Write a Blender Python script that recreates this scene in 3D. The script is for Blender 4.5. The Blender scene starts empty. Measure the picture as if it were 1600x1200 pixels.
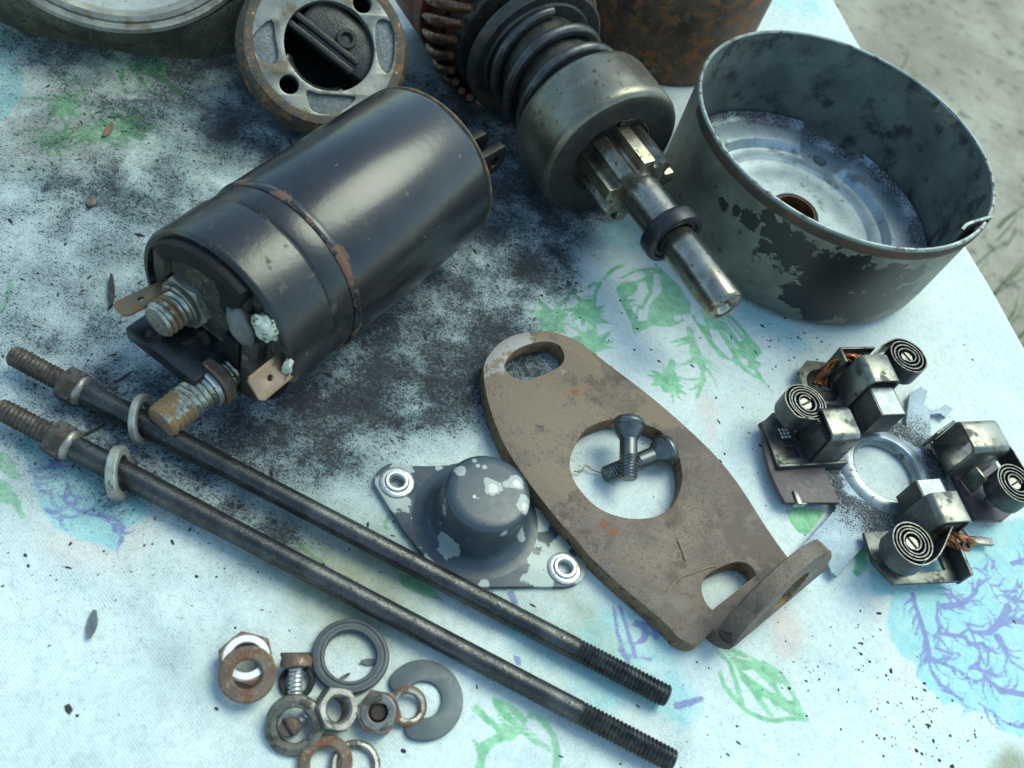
import bpy, bmesh, math, random
import numpy as np
from mathutils import Vector, Matrix, Euler, noise as mnoise
random.seed(7); rng = np.random.default_rng(7)
sc = bpy.context.scene
R = math.radians
CM = 0.01                                    # everything below is written in centimetres

# ------------------------------------------------------------------ camera
cam = bpy.data.objects.new('camera', bpy.data.cameras.new('camera'))
sc.collection.objects.link(cam); sc.camera = cam
pit, rol = R(52), R(23)
fwd = Vector((0, math.cos(pit), -math.sin(pit)))
rt = Vector((1, 0, 0)); up = rt.cross(fwd)
cr = rt*math.cos(rol) + up*math.sin(rol)
cu = -rt*math.sin(rol) + up*math.cos(rol)
cam.matrix_world = Matrix(((cr.x, cu.x, -fwd.x, 0), (cr.y, cu.y, -fwd.y, 0), (cr.z, cu.z, -fwd.z, 20*CM), (0, 0, 0, 1)))
cam.data.sensor_width = 36; cam.data.lens = 33.75
cam.data.clip_start = 0.005; cam.data.clip_end = 500
cam.data.dof.use_dof = True; cam.data.dof.focus_distance = 0.25; cam.data.dof.aperture_fstop = 24

# ------------------------------------------------------------------ sky and sun (bright, hazy day, soft light)
SUN_EL, SUN_AZ = 58, 35                      # elevation; azimuth measured from +Y towards +X
w = bpy.data.worlds.new('World'); sc.world = w; w.use_nodes = True
wn = w.node_tree.nodes; wl = w.node_tree.links
sky = wn.new('ShaderNodeTexSky'); sky.sky_type = 'NISHITA'; sky.sun_disc = False
sky.sun_elevation = R(SUN_EL); sky.sun_rotation = R(SUN_AZ); sky.air_density = 1.0; sky.dust_density = 1.2; sky.ozone_density = 0.4
wl.new(sky.outputs[0], wn['Background'].inputs[0]); wn['Background'].inputs[1].default_value = 0.15
sun = bpy.data.objects.new('sun', bpy.data.lights.new('sun', 'SUN')); sc.collection.objects.link(sun)
sun.data.energy = 1.15; sun.data.angle = R(36); sun.data.color = (1.0, .97, .86)
sd = Vector((math.sin(R(SUN_AZ))*math.cos(R(SUN_EL)), math.cos(R(SUN_AZ))*math.cos(R(SUN_EL)), math.sin(R(SUN_EL))))
sun.rotation_euler = (-sd).to_track_quat('-Z', 'Y').to_euler()
sun.location = sd*3
vs = sc.view_settings
vs.view_transform = 'Standard'; vs.look = 'None'; vs.gamma = 1; vs.exposure = 1.12
vs.use_white_balance = True; vs.white_balance_temperature = 6450; vs.white_balance_tint = -11   # the camera's own greenish white balance

# ------------------------------------------------------------------ materials
class NT:
    def __init__(s, name):
        s.m = bpy.data.materials.new(name); s.m.use_nodes = True
        s.n = s.m.node_tree.nodes; s.l = s.m.node_tree.links
        s.b = s.n['Principled BSDF']; s.co = None
    def put(s, sock, v):
        if hasattr(v, 'is_output'): s.l.new(v, sock)
        elif isinstance(v, (tuple, list)) and len(v) == 3 and sock.type == 'RGBA': sock.default_value = (*v, 1)
        else: sock.default_value = v
    def coord(s):
        if s.co is None:
            t = s.n.new('ShaderNodeTexCoord'); mp = s.n.new('ShaderNodeMapping'); mp.inputs['Scale'].default_value = (100, 100, 100)
            s.l.new(t.outputs['Object'], mp.inputs['Vector']); s.co = mp.outputs[0]
        return s.co
    def noise(s, scale, detail=4, rough=.55, off=0, vec=None, stretch=None, dist=0):
        v = vec or s.coord()
        if off or stretch:
            mp = s.n.new('ShaderNodeMapping'); mp.inputs['Location'].default_value = (off, off*1.7, off*.6)
            if stretch: mp.inputs['Scale'].default_value = stretch
            s.l.new(v, mp.inputs['Vector']); v = mp.outputs[0]
        k = s.n.new('ShaderNodeTexNoise'); k.inputs['Scale'].default_value = scale; k.inputs['Detail'].default_value = detail
        k.inputs['Roughness'].default_value = rough; k.inputs['Distortion'].default_value = dist
        s.l.new(v, k.inputs['Vector']); return k.outputs['Fac']
    def step(s, v, lo, hi):
        k = s.n.new('ShaderNodeMapRange'); k.interpolation_type = 'SMOOTHSTEP'
        s.put(k.inputs['Value'], v); s.put(k.inputs['From Min'], lo); s.put(k.inputs['From Max'], hi); return k.outputs[0]
    def math(s, op, a, b=0.0, clamp=False):
        k = s.n.new('ShaderNodeMath'); k.operation = op; k.use_clamp = clamp
        s.put(k.inputs[0], a); s.put(k.inputs[1], b); return k.outputs[0]
    def mix(s, f, a, b):
        k = s.n.new('ShaderNodeMix'); k.data_type = 'RGBA'
        s.put(k.inputs[0], f); s.put(k.inputs[6], a); s.put(k.inputs[7], b); return k.outputs[2]
    def mul(s, f, a, tint):
        k = s.n.new('ShaderNodeMix'); k.data_type = 'RGBA'; k.blend_type = 'MULTIPLY'
        s.put(k.inputs[0], f); s.put(k.inputs[6], a); s.put(k.inputs[7], tint); return k.outputs[2]
    def mixf(s, f, a, b):
        k = s.n.new('ShaderNodeMix'); k.data_type = 'FLOAT'
        s.put(k.inputs[0], f); s.put(k.inputs[2], a); s.put(k.inputs[3], b); return k.outputs[0]
    def attr(s, name):
        k = s.n.new('ShaderNodeAttribute'); k.attribute_name = name; return k.outputs['Fac']
    def xyz(s, i):
        k = s.n.new('ShaderNodeSeparateXYZ'); s.l.new(s.coord(), k.inputs[0]); return k.outputs[i]
    def bump(s, h, strength, dist=.02):
        k = s.n.new('ShaderNodeBump'); k.inputs['Strength'].default_value = strength; k.inputs['Distance'].default_value = dist*CM
        s.put(k.inputs['Height'], h); s.put(s.b.inputs['Normal'], k.outputs[0])

def M(name, c1, c2, scale=2.0, rough=.5, metal=0.0, layers=(), bump=(12, .3, .02), spec=.5, rvar=.12, lohi=(.35, .65), spots=(), radial=None, band=None):
    """two-tone base with stain layers: (scale, lo, hi, colour, rough, metal, offset[, stretch])"""
    t = NT(name)
    col = t.mix(t.step(t.noise(scale, 5), *lohi), c1, c2)
    ro = t.math('ADD', t.math('MULTIPLY', t.noise(scale*3, 4, off=3), rvar*2), rough-rvar)
    me = metal
    for ly in layers:
        sc_, lo, hi, c, r_, m_, off = ly[:7]
        mask = t.step(t.noise(sc_, 6, .62, off, stretch=ly[7] if len(ly) > 7 else None), lo, hi)
        col = t.mix(mask, col, c); ro = t.mixf(mask, ro, r_); me = t.mixf(mask, me, m_)
    for pts, c, r_, m_, jag in spots:               # worn patches of their own shape at given places on the thing (cm)
        mask = None; nz = t.math('MULTIPLY', t.math('SUBTRACT', t.noise(2.6, 6, .65, 41), .5), jag)
        for (x, y, z), rr in pts:
            vm = t.n.new('ShaderNodeVectorMath'); vm.operation = 'DISTANCE'; t.l.new(t.coord(), vm.inputs[0]); vm.inputs[1].default_value = (x, y, z)
            k = t.step(t.math('ADD', t.math('DIVIDE', vm.outputs['Value'], rr), nz), 1.03, .97); mask = k if mask is None else t.math('MAXIMUM', mask, k)
        col = t.mix(mask, col, c); ro = t.mixf(mask, ro, r_); me = t.mixf(mask, me, m_)
    if band:                                        # rust gathered along a seam: (z0, z1, colour, threshold)
        z = t.xyz(2); mk = t.math('MULTIPLY', t.step(z, band[0]-.12, band[0]+.02), t.step(z, band[1]+.25, band[1]))
        mask = t.step(t.math('ADD', t.noise(1.6, 6, .68, 71), t.math('MULTIPLY', mk, .3)), band[3], band[3]+.05); mask = t.math('MULTIPLY', mask, mk)
        col = t.mix(mask, col, band[2]); ro = t.mixf(mask, ro, .8); me = t.mixf(mask, me, 0.0)
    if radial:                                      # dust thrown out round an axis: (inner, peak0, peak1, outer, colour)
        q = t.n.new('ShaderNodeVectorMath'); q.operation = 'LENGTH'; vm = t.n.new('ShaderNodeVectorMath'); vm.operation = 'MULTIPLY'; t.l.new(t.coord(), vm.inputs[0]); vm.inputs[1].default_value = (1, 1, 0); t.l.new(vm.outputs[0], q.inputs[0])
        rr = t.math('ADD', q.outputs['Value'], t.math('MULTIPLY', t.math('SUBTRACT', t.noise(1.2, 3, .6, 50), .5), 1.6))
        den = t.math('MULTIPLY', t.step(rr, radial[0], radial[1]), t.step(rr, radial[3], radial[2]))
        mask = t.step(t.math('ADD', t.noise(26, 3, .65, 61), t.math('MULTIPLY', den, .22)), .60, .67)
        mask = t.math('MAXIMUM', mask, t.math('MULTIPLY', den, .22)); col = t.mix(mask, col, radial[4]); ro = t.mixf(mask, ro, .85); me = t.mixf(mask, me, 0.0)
    t.put(t.b.inputs['Base Color'], col); t.put(t.b.inputs['Roughness'], ro); t.put(t.b.inputs['Metallic'], me)
    t.b.inputs['Specular IOR Level'].default_value = spec
    if bump: t.bump(t.noise(bump[0], 5, .6, 9), bump[1], bump[2])
    return t.m
RUST = (.16, .062, .025); RUSTD = (.075, .035, .02); SOOT = (.012, .012, .013)
m_black = M('black_paint_on_steel', (.008, .009, .011), (.013, .015, .017), 1.2, .24, 0, [(3.5, .66, .72, (.10, .055, .03), .6, 0, 2), (9, .72, .76, (.16, .15, .13), .4, .6, 5), (30, .70, .73, (.006, .006, .006), .7, 0, 8), (1.0, .64, .78, (.035, .030, .022), .36, 0, 14), (5, .70, .715, (.06, .064, .068), .35, 0, 23, (.3, 1, 1)), (5, .70, .72, (.06, .064, .068), .4, 0, 29, (1, 1, .2))], (.5, .20, .10), rvar=.04, band=(0.0, .16, (.10, .05, .03), .80))
m_bakeface = M('dull_black_bakelite_face', (.009, .0095, .010), (.013, .0135, .014), 2, .55, 0, [(4, .60, .68, (.03, .027, .02), .8, 0, 4)], (8, .2, .03), spec=.14)
m_bake = M('black_bakelite', (.007, .008, .0095), (.012, .0135, .015), 2, .28, 0, [(2.2, .58, .70, (.055, .048, .036), .75, 0, 4), (14, .68, .72, (.09, .09, .08), .7, 0, 6)], (8, .15, .03), rvar=.06)
m_bake_dirty = M('dusty_bakelite', (.018, .017, .014), (.05, .042, .031), 2.5, .75, 0, [(6, .55, .62, (.10, .085, .06), .85, 0, 3)], (14, .5, .04))
m_rod = M('oily_dark_steel_rod', (.035, .037, .038), (.08, .08, .078), 1.4, .30, .8, [(5, .60, .66, (.012, .012, .013), .55, .2, 2), (26, .60, .65, (.17, .16, .145), .3, .9, 6), (14, .58, .64, (.018, .018, .018), .6, .2, 16), (3, .70, .76, (.07, .035, .02), .7, .1, 4)], (25, .5, .02))
m_thread = M('dark_steel_thread', (.03, .03, .031), (.07, .07, .068), 4, .38, .8, [(9, .58, .64, (.015, .015, .015), .6, .3, 2)], (40, .25, .01))
m_thread_rust = M('rusty_steel_thread', (.055, .040, .030), (.085, .072, .058), 3, .5, .55, [(7, .52, .62, (.035, .026, .022), .7, .4, 2), (16, .62, .68, (.2, .17, .13), .4, .8, 7)], (40, .4, .012))
def studmat(name, z0, z1): return M(name, (.46, .45, .37), (.30, .29, .235), 4, .36, .75, [(4, .60, .68, (.22, .14, .06), .6, .3, 5), (9, .58, .64, (.035, .032, .028), .7, .2, 2)], (30, .4, .012), band=(z0, z1, (.20, .125, .06), .70))
m_stud = studmat('plated_stud_thread', .66, .92); m_stud_long = studmat('plated_stud_thread_rusty_end', 1.55, 2.3)
m_plate = M('rusted_brown_steel', (.118, .090, .070), (.172, .128, .092), .8, .52, .3, [(1.0, .50, .68, (.085, .058, .046), .62, .25, 3), (2.2, .60, .68, (.13, .11, .105), .5, .35, 11), (8, .60, .67, (.13, .058, .03), .85, 0, 6), (13, .56, .66, (.085, .058, .045), .75, .1, 27), (.45, .50, .60, (.105, .078, .064), .6, .3, 33), (25, .62, .67, (.035, .023, .018), .8, 0, 8), (38, .63, .67, (.30, .235, .165), .6, .2, 15), (1.6, .55, .66, (.12, .10, .085), .38, .45, 19)], (26, .8, .03), spots=[([((*(-0.74, 15.84), .5), .75), ((*(-0.39, 16.67), .5), .5), ((*(0.97, 16.32), .5), .3)], (.24, .225, .215), .5, .35, 2.4), ([((*(0.79, 14.98), .5), 1.3), ((*(1.02, 16.82), .5), .9), ((*(1.66, 12.71), .5), .8), ((*(3.74, 16.24), .5), .6)], (.175, .128, .086), .6, .2, 4.2), ([((*(3.34, 12.41), .5), .13), ((*(3.60, 12.27), .5), .12), ((*(1.60, 15.78), .5), .1)], (.20, .085, .04), .85, 0, 2.4)])
m_rustedge = M('rusty_cut_edge', (.20, .13, .06), (.13, .085, .045), 3, .8, .1, [(7, .55, .63, (.05, .03, .02), .85, 0, 6)], (18, .7, .03))
m_washer_rust = M('rusty_washer_steel', (.105, .070, .048), (.165, .115, .082), 3, .55, .4, [(3, .50, .60, (.13, .055, .026), .8, 0, 2), (5, .57, .64, (.24, .20, .16), .42, .6, 33), (18, .62, .67, (.32, .26, .2), .5, .5, 7), (9, .62, .68, (.045, .03, .024), .8, 0, 12)], (22, .5, .02))
m_olive = M('oily_olive_steel', (.10, .095, .075), (.17, .16, .125), 3, .5, .5, [(4, .54, .62, (.045, .04, .032), .65, .2, 2), (13, .62, .68, (.35, .33, .27), .35, .8, 7)], (20, .5, .02))
m_chrome = M('bright_zinc_plating', (.46, .46, .46), (.58, .57, .56), 3, .34, .75, [(4, .62, .70, (.16, .13, .10), .6, .3, 2)], (14, .12, .02))
m_worn = M('worn_grey_steel', (.20, .19, .165), (.30, .285, .25), 3, .40, .75, [(3, .52, .62, (.07, .06, .045), .6, .3, 2), (11, .63, .68, (.15, .08, .045), .7, .1, 7)], (20, .4, .02))
m_zincgrey = M('dull_grey_lock_washer_zinc', (.34, .34, .30), (.22, .215, .19), 3, .55, .5, [(9, .60, .67, (.07, .05, .032), .75, .1, 3), (20, .6, .66, (.4, .4, .38), .4, .7, 9)], (22, .5, .02))
m_rubber = M('dark_blue_grey_rubber', (.035, .046, .052), (.05, .063, .07), 3, .55, 0, [(30, .70, .74, (.15, .16, .16), .6, 0, 2)], (30, .2, .01))
m_clip = M('phosphated_grey_steel', (.055, .070, .078), (.072, .088, .095), 3, .5, .2, [(25, .71, .75, (.3, .3, .3), .4, .4, 2)], (30, .2, .01))
m_copper = M('bare_copper_wire', (.38, .15, .055), (.16, .06, .028), 6, .38, .85, [(12, .56, .64, (.03, .018, .013), .7, .2, 2)], (40, .4, .01))
m_winding = M('sooty_copper_winding', (.07, .038, .026), (.17, .075, .04), 4, .36, .7, [(9, .62, .66, (.65, .28, .08), .3, .9, 2), (5, .55, .62, (.014, .013, .012), .6, .1, 8)], (25, .4, .02))
m_redins = M('reddish_insulation_varnish', (.22, .065, .03), (.12, .04, .022), 3, .55, 0, [(5, .56, .66, (.02, .014, .012), .7, 0, 2)], (25, .4, .02))
m_plum = M('plum_brown_fibre_board', (.046, .030, .038), (.065, .040, .046), 3, .5, 0, [(16, .62, .67, SOOT, .8, 0, 3)], (30, .2, .01))
m_holder = M('sooty_brushed_steel', (.065, .069, .064), (.115, .12, .112), 2.5, .38, .72, [(4, .54, .66, (.028, .028, .028), .65, .2, 2), (40, .66, .70, SOOT, .8, 0, 6)], (25, .25, .012))
m_holder_bright = M('brushed_pale_steel', (.15, .15, .13), (.24, .24, .21), 2.5, .38, .8, [(2.2, .52, .66, (.07, .07, .062), .6, .4, 2), (36, .68, .71, SOOT, .8, 0, 6)], (25, .2, .012))
m_spring = M('blued_spring_steel', (.05, .052, .053), (.085, .088, .088), 3, .36, .7, [(30, .62, .67, (.16, .16, .16), .5, .5, 6)], (40, .3, .01))
m_springedge = M('bright_spring_edge', (.055, .055, .052), (.13, .13, .125), 6, .35, .8, [(18, .55, .62, (.06, .06, .06), .6, .4, 6)], (40, .3, .01))
m_carbon = M('carbon_brush', (.045, .044, .04), (.075, .072, .066), 2, .42, .25, [(6, .58, .66, (.095, .06, .042), .6, .1, 5)], (30, .25, .012))
m_carbon_face = M('carbon_brush_sanded_face', (.34, .36, .37), (.25, .27, .28), 3, .4, .3, [(18, .66, .7, (.1, .1, .1), .6, 0, 5)], (30, .2, .01))
m_spray = M('zinc_plate_with_soot_spray', (.22, .28, .335), (.29, .345, .39), 1.5, .55, .3, [(26, .63, .69, SOOT, .85, 0, 8)], (30, .25, .01), radial=(1.15, 1.5, 1.6, 2.9, (.035, .038, .04)))
m_floor = M('grey_machined_floor', (.26, .27, .25), (.34, .35, .33), 1.5, .5, .5, [(9, .64, .69, SOOT, .85, 0, 8)], (20, .3, .012))
m_ringzinc = M('bright_zinc_ring', (.17, .195, .22), (.25, .28, .30), 2, .35, .6, [(5, .56, .68, (.07, .075, .08), .6, .3, 3), (20, .68, .72, SOOT, .85, 0, 8)], (30, .15, .01))
m_alu = M('dull_cast_aluminium', (.165, .165, .14), (.25, .25, .22), 2, .46, .6, [(1.6, .50, .64, (.12, .095, .055), .6, .2, 2), (12, .62, .68, (.05, .045, .04), .8, .1, 6)], (30, .4, .015))
m_alu_cast = M('grainy_cast_aluminium', (.13, .145, .145), (.20, .215, .21), 9, .62, .4, [(14, .60, .66, (.05, .05, .05), .8, 0, 3)], (22, .9, .035))
m_greasy = M('greasy_dirty_casting', (.030, .034, .022), (.085, .08, .048), 1.1, .6, .15, [(8, .55, .63, (.02, .022, .018), .7, 0, 3), (3, .62, .72, (.12, .10, .06), .55, .2, 7), (2, .66, .74, (.02, .055, .045), .5, 0, 12)], (14, .9, .05))
m_flrust = M('rusty_flange_edge', (.085, .06, .035), (.05, .045, .036), 2, .62, .3, [(3, .52, .60, (.16, .085, .04), .75, .1, 4), (8, .62, .68, (.25, .23, .17), .45, .5, 9)], (18, .6, .03))
m_grease = M('black_greasy_steel', (.028, .030, .027), (.06, .058, .05), 2.5, .38, .5, [(24, .68, .72, (.18, .18, .16), .35, .6, 6), (5, .60, .68, (.05, .045, .032), .6, .1, 9)], (16, .6, .03))
m_clutch = M('oiled_grey_clutch_steel', (.135, .128, .10), (.20, .19, .15), 1.3, .36, .82, [(5, .58, .68, (.035, .033, .028), .6, .3, 2), (30, .66, .70, (.3, .28, .22), .4, .8, 9)], (20, .3, .015))
m_clutchface = M('grimy_clutch_face', (.014, .0125, .0105), (.03, .026, .021), 3, .62, .15, [(34, .65, .70, (.2, .18, .15), .5, .6, 9), (5, .58, .66, (.02, .018, .016), .7, .1, 4)], (28, .7, .02))
m_gear = M('oiled_pinion_steel', (.17, .15, .11), (.32, .285, .22), 3, .28, .9, [(5, .56, .66, (.045, .035, .024), .5, .5, 2)], (25, .25, .012))
m_shaft = M('polished_oily_shaft', (.30, .285, .245), (.20, .185, .15), 2.5, .24, .92, [(5, .60, .68, (.05, .042, .03), .4, .6, 2), (3, .58, .66, (.16, .115, .06), .35, .7, 7, (1, 9, 9))], (30, .15, .01))
m_collar = M('black_stop_ring', (.016, .016, .02), (.028, .028, .032), 3, .38, .4, [(20, .68, .72, (.12, .12, .12), .4, .5, 5)], (25, .3, .015))
m_yoke = M('rusty_yoke_steel', (.065, .040, .025), (.12, .078, .048), 1.1, .58, .3, [(2.2, .50, .62, (.22, .095, .03), .85, 0, 3), (1.2, .58, .72, (.15, .13, .10), .5, .35, 9), (1.5, .62, .72, (.02, .026, .022), .6, 0, 15), (12, .62, .68, (.03, .018, .012), .8, 0, 5)], (14, .6, .03))
m_cup_out = M('flaking_black_paint_over_green_grey_steel', (.12, .125, .10), (.19, .195, .16), 1.0, .48, .45, [(3, .60, .70, (.055, .045, .03), .65, .2, 21), (5, .69, .71, (.3, .3, .27), .5, .4, 2), (4, .66, .72, (.07, .045, .028), .7, .1, 11)], (18, .35, .015),
    spots=[([(p, r_) for p, r_ in zip([(-2.02, -4.36, 2.74), (-1.19, -4.65, 2.95), (-0.53, -4.77, 2.65), (0.48, -4.78, 2.43), (1.38, -4.60, 2.37), (2.25, -4.24, 2.53), (1.28, -4.63, 1.47), (2.40, -4.16, 1.21), (3.10, -3.67, 1.72), (0.48, -4.78, 1.28), (-2.81, -3.89, 2.55), (-1.63, -4.51, 3.22), (1.16, -4.66, 3.12), (3.09, -3.68, 2.74), (1.21, -4.65, 0.85), (-2.43, -4.14, 2.70), (-1.28, -4.62, 2.34)], (.36, .45, .68, .85, .9, .75, .95, .85, .6, .66, .19, .3, .36, .38, .65, .17, .25))], (.0075, .009, .0095), .36, 0, 2.6)])
m_cup_in = M('sooty_drum_wall', (.08, .095, .086), (.13, .15, .138), .8, .55, .4, [(1.0, .50, .66, (.02, .024, .023), .7, .1, 5), (16, .60, .68, (.035, .038, .038), .75, .1, 3), (24, .7, .73, (.3, .33, .33), .5, .3, 8)], (22, .4, .015))
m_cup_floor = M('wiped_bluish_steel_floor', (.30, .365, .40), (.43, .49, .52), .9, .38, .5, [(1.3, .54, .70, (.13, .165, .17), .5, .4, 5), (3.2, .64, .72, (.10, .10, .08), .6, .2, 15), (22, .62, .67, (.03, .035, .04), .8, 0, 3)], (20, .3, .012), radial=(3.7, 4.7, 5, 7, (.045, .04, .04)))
m_rim = M('bare_rim_steel', (.17, .19, .18), (.27, .30, .285), 2, .45, .7, [(2.5, .52, .60, (.07, .065, .05), .6, .3, 5), (9, .62, .66, (.4, .42, .4), .35, .8, 9)], (22, .25, .012))
m_rustline = M('orange_rust_line', (.085, .045, .028), (.03, .028, .023), 1.2, .7, .2, [(6, .55, .62, (.06, .055, .045), .6, .3, 5)], (22, .6, .02))
m_bush = M('brown_bronze_bush', (.07, .038, .018), (.13, .07, .03), 3, .4, .6, [(9, .6, .66, (.02, .014, .01), .6, .2, 3)], (25, .3, .012))
def spt(L, o=(0, 0)): return [((x-o[0], y-o[1], z), r_) for (x, y), z, r_ in L]
DCP = (0.46, 11.38)
m_cap = M('chipped_slate_paint', (.026, .038, .048), (.036, .050, .062), 1.4, .36, 0, [(5, .71, .72, (.42, .44, .43), .5, .3, 8), (1.8, .64, .78, (.10, .095, .06), .6, .1, 5)], (9, .2, .02),
    spots=[(spt([((0.52, 11.51), 1.5, .21), ((0.39, 11.57), 1.5, .12), ((0.95, 11.85), 1.5, .19), ((0.75, 11.71), 1.5, .08), ((1.33, 11.39), 1.42, .22), ((-0.14, 10.90), 1.2, .26), ((-0.31, 11.57), 1.48, .13), ((-0.10, 11.97), 1.48, .06), ((0.01, 11.88), 1.5, .05), ((0.17, 11.92), 1.5, .06), ((1.09, 10.66), 1.3, .1), ((0.08, 10.37), .4, .3), ((1.70, 11.34), .5, .28)], DCP), (.27, .29, .28), .55, .3, 2.4),
           (spt([((0.53, 11.49), 1.5, .12), ((0.99, 11.84), 1.5, .1), ((1.40, 11.36), 1.42, .12), ((0.21, 11.09), 1.5, .035), ((1.10, 10.67), 1.3, .05)], DCP), (.46, .45, .39), .55, .2, 2.4)])
m_capfl = M('chipped_slate_paint_flange', (.028, .040, .051), (.040, .054, .066), 1.4, .40, 0, [(5, .68, .69, (.42, .44, .43), .5, .3, 8)], (9, .2, .02),
    spots=[(spt([((-1.83, 11.15), .12, .35), ((-1.64, 11.85), .12, .25), ((-1.45, 10.95), .12, .3), ((-0.02, 10.17), .12, .45), ((0.33, 10.02), .12, .3), ((-0.37, 10.52), .12, .22), ((2.51, 11.15), .12, .55), ((2.36, 10.57), .12, .35), ((3.16, 11.17), .12, .4), ((2.59, 11.72), .12, .3), ((1.86, 12.05), .12, .35), ((1.82, 11.44), .12, .2), ((-1.21, 11.07), .12, .12), ((-0.83, 12.28), .12, .1), ((1.22, 9.89), .12, .15)]), (.30, .33, .31), .55, .3, 3.0)])
m_chip = M('bare_patch_pale_zinc', (.45, .47, .45), (.6, .6, .57), 6, .5, .2, [(9, .62, .68, (.45, .33, .2), .7, 0, 3)], (20, .4, .015))
m_eyelet = M('bright_eyelet', (.36, .37, .36), (.50, .50, .48), 6, .36, .7, [(9, .6, .66, (.2, .19, .18), .6, .3, 3)], (20, .3, .015))
m_seal = M('cracked_white_sealant', (.55, .57, .50), (.40, .40, .32), 5, .6, 0, [(7, .53, .61, (.09, .085, .06), .8, 0, 3)], (14, .8, .05))
m_wax = M('grey_wax_lump', (.11, .115, .105), (.085, .09, .082), 4, .5, 0, [(14, .62, .68, (.05, .045, .04), .7, 0, 3)], (18, .5, .03))
m_brass = M('tarnished_brass_blade', (.34, .23, .15), (.28, .185, .115), 2, .36, .75, [(4, .62, .7, (.16, .09, .04), .6, .3, 3)], (20, .15, .01))
m_brass_dull = M('stained_brass_blade', (.21, .14, .08), (.16, .11, .07), 3, .48, .6, [(4, .54, .62, (.22, .105, .025), .6, .3, 3)], (20, .25, .012))
m_screw = M('dark_oiled_screw', (.085, .094, .095), (.12, .13, .13), 3, .34, .75, [(9, .62, .67, (.2, .19, .16), .35, .8, 3)], (30, .25, .01))
m_dark = M('dark_oily_iron', (.012, .012, .011), (.028, .027, .023), 3, .42, .5, [(20, .66, .7, (.15, .15, .13), .35, .5, 3)], (18, .6, .03))
m_soot = M('soot_crumb', (.008, .008, .009), (.02, .02, .023), 8, .75, 0, [], None)
m_straw = M('dry_fibre', (.32, .25, .13), (.22, .16, .08), 9, .8, 0, [], None)
m_leafchip = M('grey_dry_leaf', (.07, .085, .09), (.10, .12, .125), 9, .8, 0, [], (30, .5, .01))
m_wood = M('brown_wood_chip', (.17, .10, .06), (.11, .065, .04), 9, .8, 0, [], (30, .5, .01))
m_grass = M('blurred_grass_blades', (.10, .17, .05), (.16, .22, .07), 1, .7, 0, [], None)

# ------------------------------------------------------------------ mesh kit (all in cm, scaled at the end)
def mesh(name, V, Fc, mat, smooth=38, mi=None):
    me = bpy.data.meshes.new(name)
    me.from_pydata([(x*CM, y*CM, z*CM) for x, y, z in V], [], Fc)
    for mm in (mat if isinstance(mat, (list, tuple)) else [mat]): me.materials.append(mm)
    if mi is not None: me.polygons.foreach_set('material_index', mi)
    me.validate(); fin(me, smooth); return me
def fin(me, smooth=38):
    bm = bmesh.new(); bm.from_mesh(me); bmesh.ops.recalc_face_normals(bm, faces=bm.faces); bm.to_mesh(me); bm.free()
    if smooth:
        me.polygons.foreach_set('use_smooth', [True]*len(me.polygons)); me.set_sharp_from_angle(angle=R(smooth))
    me.update()
def bmmesh(name, bm, mat, smooth=38):
    me = bpy.data.meshes.new(name); bmesh.ops.scale(bm, vec=(CM, CM, CM), verts=bm.verts)
    bm.to_mesh(me); bm.free(); me.materials.append(mat); fin(me, smooth); return me
def link(name, me, parent=None, mat4=None):
    o = bpy.data.objects.new(name, me); sc.collection.objects.link(o)
    if parent: o.parent = parent
    if mat4 is not None: o.matrix_local = mat4
    return o
def T(x=0, y=0, z=0, rx=0, ry=0, rz=0, s=1):
    return Matrix.Translation((x*CM, y*CM, z*CM)) @ Euler((R(rx), R(ry), R(rz))).to_matrix().to_4x4() @ Matrix.Scale(s, 4)
def frame(o, zdir, xdir=None):
    """matrix with its local Z along zdir, origin o (cm)"""
    z = Vector(zdir).normalized(); x = Vector(xdir) if xdir is not None else (Vector((0, 0, 1)) if abs(z.z) < .9 else Vector((1, 0, 0)))
    x = (x - z*x.dot(z)).normalized(); y = z.cross(x)
    return Matrix(((x.x, y.x, z.x, o[0]*CM), (x.y, y.y, z.y, o[1]*CM), (x.z, y.z, z.z, o[2]*CM), (0, 0, 0, 1)))
def thing(name, label, cat, m4=None, group=None, me=None):
    o = bpy.data.objects.new(name, me); sc.collection.objects.link(o)
    if me is None: o.empty_display_size = .01
    if m4 is not None: o.matrix_world = m4
    o['label'] = label; o['category'] = cat
    if group: o['group'] = group
    return o
def lathe(name, prof, mat, seg=64, closed=False, a0=0, a1=360, smooth=38, wob=0):
    n = len(prof); full = abs(a1-a0-360) < 1e-6; V, Fc = [], []
    na = seg if full else seg+1
    for i in range(na):
        a = R(a0 + (a1-a0)*i/seg)
        for r_, z in prof:
            k = 1 + (wob*math.sin(3*a+1)+wob*.6*math.sin(5*a) if wob else 0)
            V.append((r_*k*math.cos(a), r_*k*math.sin(a), z))
    for i in range(seg):
        j = (i+1) % na
        for k in range(n if closed else n-1):
            k2 = (k+1) % n
            Fc.append((i*n+k, j*n+k, j*n+k2, i*n+k2))
    me = bpy.data.meshes.new(name)
    bm = bmesh.new(); vs_ = [bm.verts.new(v) for v in V]
    for f in Fc:
        try: bm.faces.new([vs_[q] for q in f])
        except ValueError: pass
    bmesh.ops.remove_doubles(bm, verts=bm.verts, dist=1e-5)
    if not full and closed: bmesh.ops.holes_fill(bm, edges=[e for e in bm.edges if e.is_boundary], sides=0)
    return bmmesh(name, bm, mat, smooth)
def ring(name, ro, ri, t, mat, seg=48, b=.03, wob=0):
    return lathe(name, [(ri+b, 0), (ro-b, 0), (ro, b), (ro, t-b), (ro-b, t), (ri+b, t), (ri, t-b), (ri, b)], mat, seg, True, wob=wob)
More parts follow.
